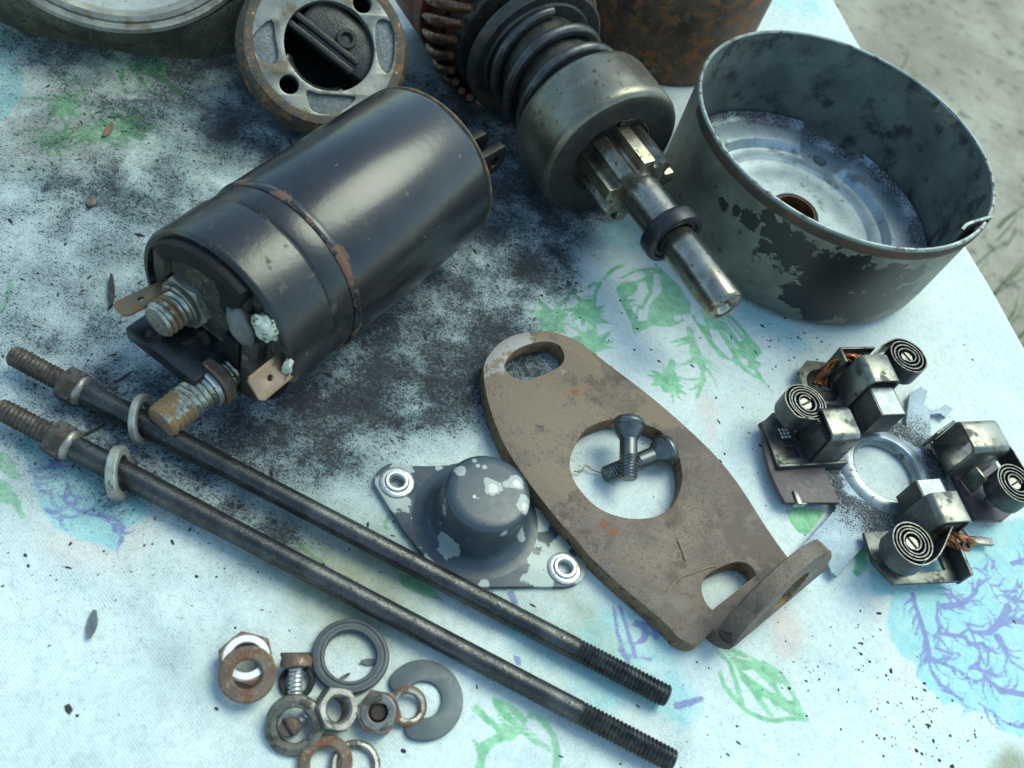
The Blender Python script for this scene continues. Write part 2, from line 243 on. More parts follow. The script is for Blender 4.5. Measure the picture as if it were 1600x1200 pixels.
def disc(name, r_, t, mat, seg=40, b=.03):
    return lathe(name, [(0, 0), (r_-b, 0), (r_, b), (r_, t-b), (r_-b, t), (0, t)], mat, seg)
def box(name, sx, sy, sz, mat, b=.03, segs=2, m=None):
    bm = bmesh.new(); bmesh.ops.create_cube(bm, size=1); bmesh.ops.scale(bm, vec=(sx, sy, sz), verts=bm.verts)
    if b: bmesh.ops.bevel(bm, geom=bm.edges[:], offset=b, segments=segs, affect='EDGES', profile=.5)
    if m is not None: bmesh.ops.transform(bm, matrix=m, verts=bm.verts)
    return bmmesh(name, bm, mat)
def prism(name, outline, holes, t, mat, b=.02, edge_mat=None):
    """flat plate with holes, bevelled edges; occupies z 0..t"""
    cd = bpy.data.curves.new(name, 'CURVE'); cd.dimensions = '2D'; cd.fill_mode = 'BOTH'
    cd.extrude = (t/2-b)*CM; cd.bevel_depth = b*CM; cd.offset = -b*CM; cd.bevel_resolution = 1
    for pl in [outline]+list(holes):
        s_ = cd.splines.new('POLY'); s_.points.add(len(pl)-1); s_.use_cyclic_u = True
        for i, (x, y) in enumerate(pl): s_.points[i].co = (x*CM, y*CM, 0, 1)
    ob = bpy.data.objects.new(name, cd); sc.collection.objects.link(ob)
    dg = bpy.context.evaluated_depsgraph_get(); me = bpy.data.meshes.new_from_object(ob.evaluated_get(dg))
    bpy.data.objects.remove(ob); bpy.data.curves.remove(cd)
    me.name = name; me.transform(Matrix.Translation((0, 0, t/2*CM)))
    bm = bmesh.new(); bm.from_mesh(me); bmesh.ops.remove_doubles(bm, verts=bm.verts, dist=1e-6); bm.to_mesh(me); bm.free()
    me.materials.clear(); me.materials.append(mat); fin(me, 30)
    if edge_mat:
        me.materials.append(edge_mat)
        for p in me.polygons:
            if abs(p.normal.z) < .5: p.material_index = 1
    return me
def smoothpoly(pts, n=6, closed=True):
    """Catmull-Rom through pts"""
    out = []; N = len(pts)
    for i in range(N if closed else N-1):
        if closed: p0, p1, p2, p3 = [Vector(pts[(i+k) % N]) for k in (-1, 0, 1, 2)]
        else: p0, p1, p2, p3 = [Vector(pts[min(max(i+k, 0), N-1)]) for k in (-1, 0, 1, 2)]
        for j in range(n):
            t = j/n
            out.append(tuple(.5*((2*p1)+(p2-p0)*t+(2*p0-5*p1+4*p2-p3)*t*t+(3*p1-p0-3*p2+p3)*t**3)))
    if not closed: out.append(tuple(pts[-1]))
    return out
def arc(cx, cy, r_, a0, a1, n=16): return [(cx+r_*math.cos(R(a0+(a1-a0)*i/n)), cy+r_*math.sin(R(a0+(a1-a0)*i/n))) for i in range(n+1)]
def slot(cx, cy, L, r_, ang):
    a = R(ang); c, s = math.cos(a), math.sin(a); pts = arc(L/2, 0, r_, -90, 90, 12)+arc(-L/2, 0, r_, 90, 270, 12)
    return [(cx+x*c-y*s, cy+x*s+y*c) for x, y in pts]
def tube(name, path, rad, mat, seg=10, cap=True):
    path = [Vector(p) for p in path]; n = len(path); V, Fc = [], []
    rad = rad if isinstance(rad, (list, tuple)) else [rad]*n
    nrm = None
    for i, p in enumerate(path):
        t = (path[min(i+1, n-1)]-path[max(i-1, 0)]).normalized()
        if nrm is None: nrm = t.orthogonal().normalized()
        nrm = (nrm - t*nrm.dot(t)).normalized(); bi = t.cross(nrm)
        for k in range(seg):
            a = 2*math.pi*k/seg; V.append(tuple(p+(nrm*math.cos(a)+bi*math.sin(a))*rad[i]))
    for i in range(n-1):
        for k in range(seg):
            k2 = (k+1) % seg; Fc.append((i*seg+k, i*seg+k2, (i+1)*seg+k2, (i+1)*seg+k))
    if cap: Fc += [tuple(range(seg))[::-1], tuple((n-1)*seg+k for k in range(seg))]
    return mesh(name, V, Fc, mat)
def ribbon(name, path2, thick, z0, z1, mats):
    """strip standing on edge: path in the xy plane, height z0..z1, second material on its edges"""
    n = len(path2); P2 = [Vector((*p, 0)) for p in path2]; V, Fc, mi = [], [], []
    for i, p in enumerate(P2):
        t = (P2[min(i+1, n-1)]-P2[max(i-1, 0)]).normalized(); nn = Vector((-t.y, t.x, 0))*thick/2
        for q, z in ((p+nn, z0), (p+nn, z1), (p-nn, z1), (p-nn, z0)): V.append((q.x, q.y, z))
    for i in range(n-1):
        for k in range(4):
            k2 = (k+1) % 4; Fc.append((i*4+k, i*4+k2, i*4+4+k2, i*4+4+k)); mi.append(1 if k in (1, 3) else 0)
    Fc += [(0, 1, 2, 3), tuple((n-1)*4+k for k in (3, 2, 1, 0))]; mi += [1, 1]
    return mesh(name, V, Fc, mats, 30, mi)
def thread(name, r_, L, pitch, depth, mat, seg=28, cham=.06):
    """helical thread along +z from 0 to L"""
    nz = max(4, int(L/pitch*6)); V, Fc = [(0, 0, 0)], []
    for i in range(nz+1):
        z = L*i/nz
        for k in range(seg):
            a = 2*math.pi*k/seg; ph = (z/pitch - k/seg) % 1.0
            d = depth*abs(2*ph-1)**.9
            e = max(0, cham-z, cham-(L-z))*.8
            rr = min(r_-d, r_-e) if e > 0 else r_-d
            V.append((rr*math.cos(a), rr*math.sin(a), z))
    V.append((0, 0, L))
    for k in range(seg): Fc.append((0, 1+(k+1) % seg, 1+k))
    for i in range(nz):
        for k in range(seg):
            k2 = (k+1) % seg; Fc.append((1+i*seg+k, 1+i*seg+k2, 1+(i+1)*seg+k2, 1+(i+1)*seg+k))
    b0 = 1+nz*seg
    for k in range(seg): Fc.append((len(V)-1, b0+k, b0+(k+1) % seg))
    return mesh(name, V, Fc, mat, 50)
def hexnut(name, af, hole, t, mat, ch=.05):
    """hexagon, across-flats af, with chamfered corners and a bore"""
    N = 72; V, Fc = [], []
    for i in range(N):
        a = 2*math.pi*i/N; k = (a % (math.pi/3))-math.pi/6; rh = af/2/math.cos(k); rc = af/2*1.02
        for r_, z in ((hole+.03, 0), (min(rh, rc), 0), (rh, min(ch, (rh-rc)*.6+.001) if rh > rc else .001), (rh, t-(min(ch, (rh-rc)*.6+.001) if rh > rc else .001)), (min(rh, rc), t), (hole+.05, t), (hole, t-.05), (hole, .04)):
            V.append((r_*math.cos(a), r_*math.sin(a), z))
    for i in range(N):
        j = (i+1) % N
        for k in range(8):
            k2 = (k+1) % 8; Fc.append((i*8+k, j*8+k, j*8+k2, i*8+k2))
    return mesh(name, V, Fc, mat, 28)
def boolean(me, cutters):
    """cut meshes (already placed, metres) out of me"""
    o = bpy.data.objects.new('tmp', me); sc.collection.objects.link(o); cs = []
    for c in cutters:
        k = bpy.data.objects.new('tmpc', c); sc.collection.objects.link(k); cs.append(k)
        md = o.modifiers.new('b', 'BOOLEAN'); md.object = k; md.operation = 'DIFFERENCE'; md.solver = 'EXACT'
    dg = bpy.context.evaluated_depsgraph_get(); me2 = bpy.data.meshes.new_from_object(o.evaluated_get(dg))
    for k in cs: bpy.data.objects.remove(k)
    bpy.data.objects.remove(o); fin(me2, 35); return me2
def placed(me, m4): me.transform(m4); return me
def lump(name, r_, mat, sx=1, sy=1, sz=1, seed=0, amp=.3, fr=1.6, sub=3):
    bm = bmesh.new(); bmesh.ops.create_icosphere(bm, subdivisions=sub, radius=1)
    for v in bm.verts:
        n_ = mnoise.noise(v.co*fr+Vector((seed*3.1, seed, 0)))+.4*mnoise.noise(v.co*fr*3+Vector((seed, 0, 5)))
        v.co *= 1+amp*n_; v.co = Vector((v.co.x*sx, v.co.y*sy, v.co.z*sz))*r_
    return bmmesh(name, bm, mat, 50)

# ------------------------------------------------------------------ ground far below the table
def ground_mat():
    t = NT('sandy_soil'); n1 = t.noise(.05, 6, .6); n2 = t.noise(.4, 5, .6, 4); n3 = t.noise(1.6, 4, .6, 8)
    c = t.mix(t.step(n1, .38, .62), (.26, .235, .17), (.39, .355, .275))
    c = t.mix(t.step(n2, .55, .68), c, (.15, .14, .10)); c = t.mix(t.step(n3, .64, .72), c, (.16, .16, .12))
    c = t.mix(t.step(t.noise(.035, 4, .6, 21), .62, .72), c, (.33, .33, .22))
    t.put(t.b.inputs['Base Color'], c); t.b.inputs['Roughness'].default_value = .9
    t.bump(t.math('ADD', n2, n3), .8, 1.2); return t.m
me = mesh('ground', [(x*6000, y*6000, -72) for x, y in ((-1, -1), (1, -1), (1, 1), (-1, 1))], [(0, 1, 2, 3)], ground_mat(), 0)
g = link('ground', me); g['kind'] = 'structure'
# loose grass blades on the soil beyond the table edge (pixel-free: scattered in clumps)
V, Fc = [], []
for cx, cy, nb, sp in [(66, 112, 22, 9), (48, 116, 20, 7), (75, 105, 16, 8), (62, 46, 14, 8), (70, 60, 12, 8), (47, 62, 30, 5), (44, 56, 14, 3), (85, 130, 40, 12), (40, 140, 50, 14)]:
    for _ in range(nb):
        x, y = rng.normal(cx, sp), rng.normal(cy, sp); h = rng.uniform(3, 9); a = rng.uniform(0, 6.28); l = rng.uniform(.5, 4); wd = rng.uniform(.12, .25)
        dx, dy = math.cos(a), math.sin(a); b = len(V)
        for k, (f, hh, ww) in enumerate(((0, 0, 1), (.3, .6, .8), (1, 1, .05))):
            V += [(x+dx*l*f-dy*wd*ww, y+dy*l*f+dx*wd*ww, -72+h*hh), (x+dx*l*f+dy*wd*ww, y+dy*l*f-dx*wd*ww, -72+h*hh)]
        Fc += [(b, b+1, b+3, b+2), (b+2, b+3, b+5, b+4)]
g = link('grass', mesh('grass', V, Fc, m_grass, 0)); g['kind'] = 'stuff'

# ------------------------------------------------------------------ tablecloth: printed pattern and soot as fields on a dense sheet
DX = .062
xs = np.arange(-25, 24, DX); ys = np.arange(.8, 44.5, DX)
GX, GY = np.meshgrid(xs, ys, indexing='ij')
def field(v=9.0): return np.full(GX.shape, v, np.float32)
def sub(x0, x1, y0, y1):
    i0, i1 = np.searchsorted(xs, [x0, x1]); j0, j1 = np.searchsorted(ys, [y0, y1]); return slice(max(i0-1, 0), i1+1), slice(max(j0-1, 0), j1+1)
def stroke(Fd, pts, w0, w1=None, erase=False, pad=.3):
    w1 = w0 if w1 is None else w1; n = len(pts)-1
    for i in range(n):
        (ax, ay), (bx, by) = pts[i], pts[i+1]; wa, wb = (w0+(w1-w0)*i/n)/2, (w0+(w1-w0)*(i+1)/n)/2; m = max(wa, wb)+pad
        s = sub(min(ax, bx)-m, max(ax, bx)+m, min(ay, by)-m, max(ay, by)+m); X, Y = GX[s], GY[s]
        L2 = (bx-ax)**2+(by-ay)**2+1e-9; t = np.clip(((X-ax)*(bx-ax)+(Y-ay)*(by-ay))/L2, 0, 1)
        d = np.hypot(X-ax-t*(bx-ax), Y-ay-t*(by-ay))-(wa+(wb-wa)*t)
        Fd[s] = np.maximum(Fd[s], -d) if erase else np.minimum(Fd[s], d)
def polysd(pts, s):
    X, Y = GX[s], GY[s]; ins = np.zeros(X.shape, bool); d = np.full(X.shape, 9.0)
    for i in range(len(pts)):
        (ax, ay), (bx, by) = pts[i], pts[(i+1) % len(pts)]
        L2 = (bx-ax)**2+(by-ay)**2+1e-9; t = np.clip(((X-ax)*(bx-ax)+(Y-ay)*(by-ay))/L2, 0, 1)
        d = np.minimum(d, np.hypot(X-ax-t*(bx-ax), Y-ay-t*(by-ay)))
        c = ((ay > Y) != (by > Y)) & (X < (bx-ax)*(Y-ay)/(by-ay+1e-12)+ax); ins ^= c
    return np.where(ins, -d, d)
def fill(Fd, pts, erase=False, pad=.4):
    a = np.array(pts); s = sub(a[:, 0].min()-pad, a[:, 0].max()+pad, a[:, 1].min()-pad, a[:, 1].max()+pad)
    d = polysd(pts, s); Fd[s] = np.maximum(Fd[s], -d) if erase else np.minimum(Fd[s], d)
GR, PU, AQ, AQ2 = field(), field(), field(), field()
def burst(c, r_, n=11, w=.16, a0=0, span=360, F_=None):
    for k in range(n):
        a = R(a0+span*(k+.5*random.random())/n); l = r_*random.uniform(.35, .95)
        stroke(GR if F_ is None else F_, [c, (c[0]+l*.5*math.cos(a), c[1]+l*.5*math.sin(a)), (c[0]+l*math.cos(a+.15), c[1]+l*math.sin(a+.15))], w, .02)
# --- leaf and sprigs between the plate and the pinion
fill(GR, [(4.34, 21.24), (4.65, 21.46), (5.13, 21.45), (5.53, 21.20), (5.94, 20.88), (6.17, 20.70), (6.44, 20.39), (6.26, 19.99), (6.49, 19.97), (6.38, 19.61), (6.26, 19.63), (5.76, 19.57), (5.24, 19.58), (4.97, 19.81), (4.62, 20.14), (4.26, 20.48), (4.05, 20.76), (4.32, 20.75)])
fill(GR, [(4.73, 20.44), (4.94, 20.55), (5.30, 20.21), (5.60, 19.86), (5.60, 19.63), (5.32, 19.77), (4.99, 20.00)], True)
fill(GR, [(5.72, 19.92), (6.05, 19.88), (6.14, 19.67), (5.91, 19.66)], True)
fill(GR, [(4.29, 21.05), (4.48, 20.84), (4.62, 20.53), (4.43, 20.50), (4.21, 20.69)], True)
for q in ([(4.79, 21.02), (5.21, 21.02), (5.72, 20.53)], [(4.82, 21.20), (5.30, 21.15), (5.71, 20.83)], [(5.05, 20.61), (5.36, 20.48), (5.70, 20.21)]): stroke(GR, q, .05, .12, True)
stroke(GR, [(5.75, 19.60), (6.12, 19.47), (6.58, 19.40), (6.97, 19.12)], .16, .05); stroke(GR, [(6.37, 19.68), (6.64, 19.39), (6.97, 19.12)], .14, .05)
fill(GR, [(2.78, 22.07), (3.06, 21.89), (3.55, 21.60), (3.98, 21.11), (4.08, 20.77), (3.83, 20.55), (3.94, 20.34), (3.63, 19.88), (3.11, 19.67), (2.90, 19.36), (2.72, 19.15), (2.72, 18.94), (2.45, 19.45), (2.07, 19.93), (1.72, 20.48), (1.84, 20.83), (2.28, 21.18)])
fill(GR, [(2.31, 21.07), (2.50, 21.26), (2.69, 20.84), (2.61, 20.20), (2.15, 20.29), (2.34, 20.68)], True)
fill(GR, [(2.63, 21.72), (2.82, 21.79), (3.06, 21.11), (2.92, 20.74), (2.83, 20.37), (2.88, 19.77), (2.62, 19.55), (2.57, 19.98), (2.66, 20.59), (2.71, 21.10)], True)
fill(GR, [(1.99, 20.47), (2.33, 20.51), (2.51, 20.50), (2.51, 20.02), (2.52, 19.72), (2.25, 20.11)], True)
fill(GR, [(3.61, 20.38), (3.83, 20.55), (3.86, 20.29), (3.71, 20.17)], True)
for q in ([(1.88, 20.57), (2.04, 20.71), (2.31, 20.82)], [(2.01, 20.29), (2.17, 20.46), (2.33, 20.51)], [(2.12, 20.07), (2.29, 20.29), (2.42, 20.37)], [(2.24, 19.94), (2.37, 20.10), (2.46, 20.19)]): stroke(GR, q, .13, .04)
stroke(GR, [(1.77, 20.96), (2.09, 21.48), (2.38, 21.74), (2.70, 21.93)], .08, .13); stroke(GR, [(2.40, 21.66), (2.63, 21.46), (2.74, 20.87), (2.62, 20.13)], .2, .1); stroke(GR, [(2.63, 22.10), (2.71, 21.85), (2.89, 21.87)], .1)
stroke(GR, [(0.94, 20.06), (1.09, 20.35)], .1); stroke(GR, [(1.64, 21.46), (1.41, 21.11), (1.30, 20.64)], .14, .1); stroke(GR, [(1.24, 20.44), (1.20, 19.97), (1.31, 19.37)], .13, .09); stroke(GR, [(0.74, 19.74), (0.53, 19.50), (0.35, 18.78)], .05, .12)
for c_, r_ in (((0.33, 18.31), 1.15), ((1.20, 19.13), .95), ((1.56, 18.09), .95), ((3.98, 17.85), .8)): burst(c_, r_, 17, .36)
stroke(GR, [(4.16, 20.11), (4.44, 19.59), (4.76, 19.02), (4.94, 18.54), (4.88, 17.71)], .22, .1); stroke(GR, [(4.26, 19.78), (3.99, 19.56), (3.71, 19.29)], .2, .04); stroke(GR, [(4.30, 19.70), (4.07, 19.45), (3.95, 19.24)], .14, .04)
fill(GR, [(4.31, 19.66), (4.54, 19.64), (4.97, 18.92), (4.91, 18.67), (4.63, 18.95), (4.32, 19.22)]); stroke(GR, [(4.55, 19.05), (4.33, 18.78), (4.12, 18.60)], .16, .05); stroke(GR, [(4.94, 18.54), (4.65, 18.32), (4.29, 18.16)], .14, .04); stroke(GR, [(4.91, 18.39), (4.76, 18.03), (4.60, 17.87)], .12, .04)
stroke(GR, [(4.86, 19.22), (5.13, 19.00), (5.37, 18.92)], .12, .03); stroke(GR, [(4.97, 18.92), (5.19, 18.68), (5.36, 18.38)], .12, .03); stroke(GR, [(4.73, 19.30), (5.02, 19.24), (5.28, 19.09)], .08, .03)
stroke(GR, [(3.94, 18.64), (3.96, 18.16), (3.98, 17.60)], .2, .3); stroke(GR, [(4.19, 17.86), (4.39, 17.48), (4.55, 17.36)], .12, .03); stroke(GR, [(4.12, 17.68), (4.29, 17.19)], .12, .04)
# --- leaf below the long bolts, right
fill(GR, [(6.90, 10.93), (7.41, 11.00), (8.00, 10.96), (8.48, 10.72), (8.81, 10.42), (9.21, 10.02), (8.80, 9.99), (8.48, 9.69), (8.11, 9.84), (7.85, 10.09), (7.53, 10.31), (7.33, 10.59)])
for q in ([(7.49, 10.52), (7.76, 10.67), (8.07, 10.54), (8.38, 10.39), (8.36, 10.30), (8.02, 10.38)], [(8.35, 10.59), (8.56, 10.61), (8.82, 10.36), (8.69, 10.26), (8.44, 10.45)], [(7.73, 9.97), (7.94, 9.99), (8.35, 9.67), (8.14, 9.63), (7.84, 9.73)], [(8.46, 10.06), (8.80, 9.99), (8.61, 9.78)], [(8.06, 10.11), (8.27, 10.13), (8.60, 9.84), (8.47, 9.75)]): fill(GR, q, True)
for q in ([(6.90, 10.93), (7.29, 10.80), (7.65, 10.88)], [(7.55, 10.99), (8.15, 10.95), (8.45, 10.86)], [(7.70, 10.98), (8.23, 10.91), (8.62, 10.71)]): stroke(GR, q, .03, .07, True)
stroke(GR, [(7.01, 10.27), (7.15, 10.01), (7.47, 9.79), (7.78, 9.64), (8.14, 9.62), (8.48, 9.69), (8.88, 9.92), (9.21, 10.02)], .12, .1); stroke(GR, [(6.87, 10.73), (7.18, 10.60), (7.39, 10.25), (7.66, 9.73)], .1, .14); stroke(GR, [(8.00, 10.96), (8.45, 10.86), (8.80, 10.49), (9.19, 10.01)], .1)
# --- leaf under the long bolts, bottom centre
stroke(GR, [(1.97, 7.27), (2.29, 7.14), (2.69, 7.03), (2.89, 6.98)], .16, .12); fill(GR, [(2.21, 7.64), (2.57, 7.66), (2.87, 7.60), (3.10, 7.47), (3.05, 7.18), (2.89, 6.98), (2.61, 6.74), (2.49, 6.43), (2.55, 6.16), (2.43, 6.11), (2.26, 6.60), (2.48, 6.86), (2.72, 7.09), (2.41, 7.32)])
stroke(GR, [(3.10, 7.61), (3.42, 7.61), (3.73, 7.37), (3.90, 7.09), (3.97, 6.73)], .14, .16); stroke(GR, [(3.04, 7.36), (3.36, 7.22), (3.57, 7.13)], .06, .03); stroke(GR, [(3.04, 7.22), (3.40, 7.10), (3.66, 7.13), (3.74, 7.03)], .1, .06); stroke(GR, [(2.15, 6.64), (2.36, 6.42), (2.43, 6.11)], .06, .1)
for q in ([(2.38, 7.40), (2.61, 7.27), (2.87, 7.20)], [(2.52, 7.55), (2.79, 7.43), (3.00, 7.34)]): stroke(GR, q, .05, .04, True)
# --- green swirls between the bolts
stroke(GR, [(-3.19, 9.25), (-2.80, 9.05), (-2.35, 8.94), (-1.92, 8.76), (-1.44, 8.73)], .06, .16); stroke(GR, [(-1.92, 8.76), (-1.70, 8.80), (-1.33, 8.72), (-0.97, 8.70), (-0.60, 8.77)], .22, .05); fill(GR, [(-1.99, 8.79), (-1.73, 8.85), (-1.33, 8.72), (-1.34, 8.62), (-1.75, 8.65)])
stroke(GR, [(-1.45, 10.65), (-1.42, 10.36), (-1.24, 10.31)], .1, .04); stroke(GR, [(-1.35, 10.13), (-0.98, 9.97), (-0.33, 9.98)], .1, .22); fill(GR, [(-0.76, 9.42), (-0.37, 9.47), (0.14, 9.39), (0.49, 9.24), (0.00, 9.14), (-0.48, 9.17)])
# --- green brush marks at the lower edge of the brush ring and left border
fill(GR, [(7.92, 15.34), (8.36, 15.63), (8.98, 15.85), (8.84, 15.42), (8.59, 14.87), (8.37, 14.84), (8.13, 15.01)]); stroke(GR, [(10.08, 15.15), (10.13, 14.62), (10.03, 14.37)], .4, .2); stroke(GR, [(5.59, 20.35), (6.15, 20.01), (6.60, 19.43), (6.92, 19.16)], .1, .05)
stroke(GR, [(-9.59, 8.23), (-9.34, 8.13), (-9.05, 7.98)], .4, .15); stroke(GR, [(-9.21, 7.68), (-8.80, 7.53), (-8.37, 7.25)], .3, .08); stroke(GR, [(-9.07, 7.47), (-8.86, 7.43), (-8.63, 7.54)], .2, .05); stroke(GR, [(-12.28, 12.52), (-12.01, 11.99), (-11.90, 11.63)], .12, .1)
# --- fern sprigs at the upper left
for q, c_ in (([(-15.51, 19.79), (-15.11, 19.13), (-15.01, 18.86)], (-14.82, 18.58)), ([(-15.37, 19.89), (-14.68, 19.36), (-13.99, 18.59)], (-13.47, 18.07)), ([(-14.33, 19.36), (-13.69, 19.05), (-13.30, 18.99)], (-12.89, 18.79))): stroke(GR, q, .08, .06); burst(c_, 1.2, 15, .26)
burst((-14.20, 17.25), 1.1, 13, .24)
for q in ([(-14.19, 20.96), (-13.53, 20.63), (-12.95, 20.35)], [(-14.12, 21.01), (-13.24, 21.03), (-12.33, 20.80), (-11.64, 20.95)], [(-14.01, 21.18), (-12.98, 21.49), (-12.13, 21.84), (-11.42, 22.00)], [(-14.29, 20.70), (-13.95, 20.15)], [(-13.46, 21.13), (-12.73, 21.04), (-12.15, 20.93)]): stroke(GR, q, .18, .06)
fill(GR, [(-14.10, 21.16), (-13.76, 21.56), (-13.17, 21.63), (-13.17, 21.35), (-13.60, 21.03)])
# --- aqua flowers with violet veins
fill(AQ, [(10.04, 14.72), (10.35, 14.64), (10.47, 14.14), (10.61, 13.94), (11.00, 14.12), (10.98, 13.68), (10.98, 13.32), (11.14, 12.88), (11.40, 12.59), (11.69, 12.57), (11.85, 12.21), (12.19, 12.02), (12.53, 11.78), (12.86, 12.01), (13.10, 11.93), (13.01, 11.70), (13.38, 12.00), (13.81, 11.99), (14.04, 11.76), (14.33, 11.84), (14.80, 11.85), (16.52, 12.74), (17.06, 20.27), (13.06, 17.07), (12.02, 15.98)])
fill(AQ, [(-9.46, 8.59), (-9.05, 8.35), (-8.50, 7.82), (-7.72, 7.28), (-7.29, 7.28), (-6.85, 7.35), (-6.32, 7.40), (-6.44, 7.89), (-6.16, 8.38), (-6.43, 8.61), (-7.21, 8.97), (-7.59, 8.86), (-8.41, 8.83), (-8.91, 9.11), (-9.51, 9.04)])
fill(AQ2, [(1.14, 9.85), (1.86, 10.07), (2.34, 9.81), (3.33, 9.48), (3.68, 9.94), (3.75, 10.60), (4.66, 11.01), (5.52, 10.60), (6.17, 9.91), (6.79, 9.29), (6.41, 8.75), (5.01, 8.64), (4.86, 8.30), (4.27, 7.87), (3.54, 8.78), (2.42, 8.68), (2.13, 8.96), (1.66, 9.50)])
fill(AQ2, [(0.85, 23.45), (2.05, 23.65), (3.39, 23.75), (2.89, 22.65), (1.99, 22.36), (1.14, 21.92), (0.33, 22.22)]); fill(AQ2, [(4.93, 22.16), (5.67, 22.09), (6.58, 22.05), (7.24, 22.10), (7.32, 21.50), (7.03, 21.03), (6.53, 21.22), (5.65, 21.51)])
fill(AQ, [(-18.56, 19.74), (-17.78, 20.07), (-17.06, 19.70), (-16.53, 19.21), (-15.96, 18.51), (-15.78, 17.89), (-15.68, 17.24), (-16.33, 16.62)]); fill(AQ2, [(-18.12, 20.56), (-17.66, 21.41), (-16.89, 21.04), (-16.70, 19.98), (-17.29, 19.80)])
fill(AQ2, [(3.13, 41.35), (4.81, 43.30), (6.21, 40.41), (5.75, 40.04), (4.32, 39.37), (3.59, 39.26)]); fill(AQ2, [(12.96, 17.40), (13.70, 17.68), (14.76, 17.80), (14.74, 17.05), (13.17, 16.75)]); fill(AQ2, [(6.73, 21.38), (7.43, 21.58), (7.82, 21.41), (7.44, 21.00), (6.92, 21.09)])
def vein(pts, w0=.2, w1=.04, nb=6, bl=.7, sd=1):
    stroke(PU, pts, w0*.6, w1*.7)
    for i in range(nb):
        f = (i+.5)/nb*(len(pts)-1); k = min(int(f), len(pts)-2); t = f-k
        x, y = pts[k][0]*(1-t)+pts[k+1][0]*t, pts[k][1]*(1-t)+pts[k+1][1]*t
        a = math.atan2(pts[k+1][1]-pts[k][1], pts[k+1][0]-pts[k][0])+sd*random.choice((-1, 1))*random.uniform(.5, 1.0); l = bl*random.uniform(.5, 1.2)
        stroke(PU, [(x, y), (x+l*.55*math.cos(a), y+l*.55*math.sin(a)), (x+l*math.cos(a+.3), y+l*math.sin(a+.3))], .07, .015)
vein([(11.58, 14.44), (11.70, 14.06), (11.87, 13.67), (12.05, 13.18), (12.11, 12.81)], .18, .2, 8); vein([(12.11, 12.85), (12.45, 12.85), (12.93, 12.86), (13.42, 12.68)], .2, .03, 7); vein([(12.08, 12.89), (12.17, 12.54), (12.47, 12.14), (13.04, 12.16)], .12, .06, 5)
vein([(12.29, 14.49), (12.26, 13.99), (12.37, 13.63), (12.81, 13.77), (13.06, 13.83)], .1, .14, 8); vein([(12.35, 13.67), (12.34, 13.20), (12.59, 12.96)], .08, .03, 3); vein([(12.44, 14.45), (12.94, 14.73), (13.34, 15.29), (13.44, 15.78)], .3, .06, 8); vein([(12.94, 14.67), (12.58, 15.05)], .2, .04, 3)
vein([(13.00, 14.27), (13.26, 14.07), (13.71, 14.24), (14.01, 14.67), (14.27, 15.27)], .07, .3, 8); vein([(14.01, 14.67), (14.37, 14.94), (14.84, 15.03)], .36, .2, 5); vein([(13.06, 13.83), (13.16, 13.67), (13.56, 13.89), (13.71, 13.70)], .2, .04, 6); vein([(13.96, 14.22), (14.16, 13.95), (14.35, 13.63)], .4, .03, 5)
vein([(13.15, 13.01), (13.47, 13.14), (13.71, 12.90), (14.05, 12.80), (14.78, 12.97)], .06, .22, 9); vein([(13.45, 12.22), (13.81, 12.13), (14.24, 11.98), (14.71, 12.09)], .05, .07, 4); vein([(13.60, 15.80), (14.02, 15.71), (14.43, 15.56), (14.85, 15.67)], .05, .14, 6); vein([(14.55, 16.24), (14.52, 15.77), (14.33, 15.46)], .06, .1, 4)
vein([(12.77, 15.76), (13.34, 16.05), (13.70, 16.13)], .06, .03, 3); vein([(14.40, 16.69), (14.89, 17.09)], .2, .1, 3); vein([(13.60, 16.61), (13.92, 16.52), (13.76, 16.33)], .08, .03, 2); vein([(13.51, 13.56), (13.42, 13.17)], .06, .1, 2); vein([(12.48, 14.79), (12.64, 14.80), (12.99, 15.07)], .08, .04, 3)
for q in ([(4.35, 10.82), (4.51, 10.57), (4.85, 10.04), (5.00, 9.81)], [(4.22, 10.71), (4.46, 10.18), (4.78, 9.71), (4.88, 9.60)], [(4.97, 10.78), (5.23, 10.73), (5.41, 10.50)], [(4.85, 10.64), (5.20, 10.67), (5.35, 10.42)]): stroke(PU, q, .07, .09)
fill(PU, [(4.71, 10.50), (4.80, 10.62), (5.06, 10.60), (5.20, 10.46), (5.15, 10.23), (4.89, 10.06), (5.03, 10.33), (4.99, 10.49)]); vein([(4.58, 9.83), (4.74, 9.69), (5.37, 9.92)], .05, .05, 4, .35); fill(PU, [(1.73, 10.01), (1.89, 10.13), (2.08, 9.85), (2.07, 9.74)]); fill(PU, [(2.37, 8.69), (2.51, 8.70), (2.61, 8.55), (2.49, 8.52)]); stroke(PU, [(6.19, 9.11), (6.45, 9.29), (6.70, 9.49)], .16, .1)
for q in ([(-9.00, 8.38), (-8.68, 8.09), (-8.44, 7.92), (-8.09, 7.95)], [(-8.88, 8.29), (-8.58, 8.51), (-8.43, 8.66)], [(-8.67, 8.17), (-8.39, 8.31), (-8.23, 8.46)], [(-7.99, 7.99), (-7.53, 7.86), (-7.18, 7.89), (-6.81, 8.00), (-6.47, 7.95)], [(-8.08, 8.32), (-7.84, 8.14), (-7.64, 8.02)], [(-8.10, 7.59), (-7.83, 7.65), (-7.67, 7.58)], [(-7.07, 8.01), (-6.58, 7.83), (-6.32, 7.60)]): vein(q, .12, .05, 4, .4)
vein([(-16.88, 19.21), (-16.51, 19.40), (-16.36, 19.78)], .1, .06, 3, .5)
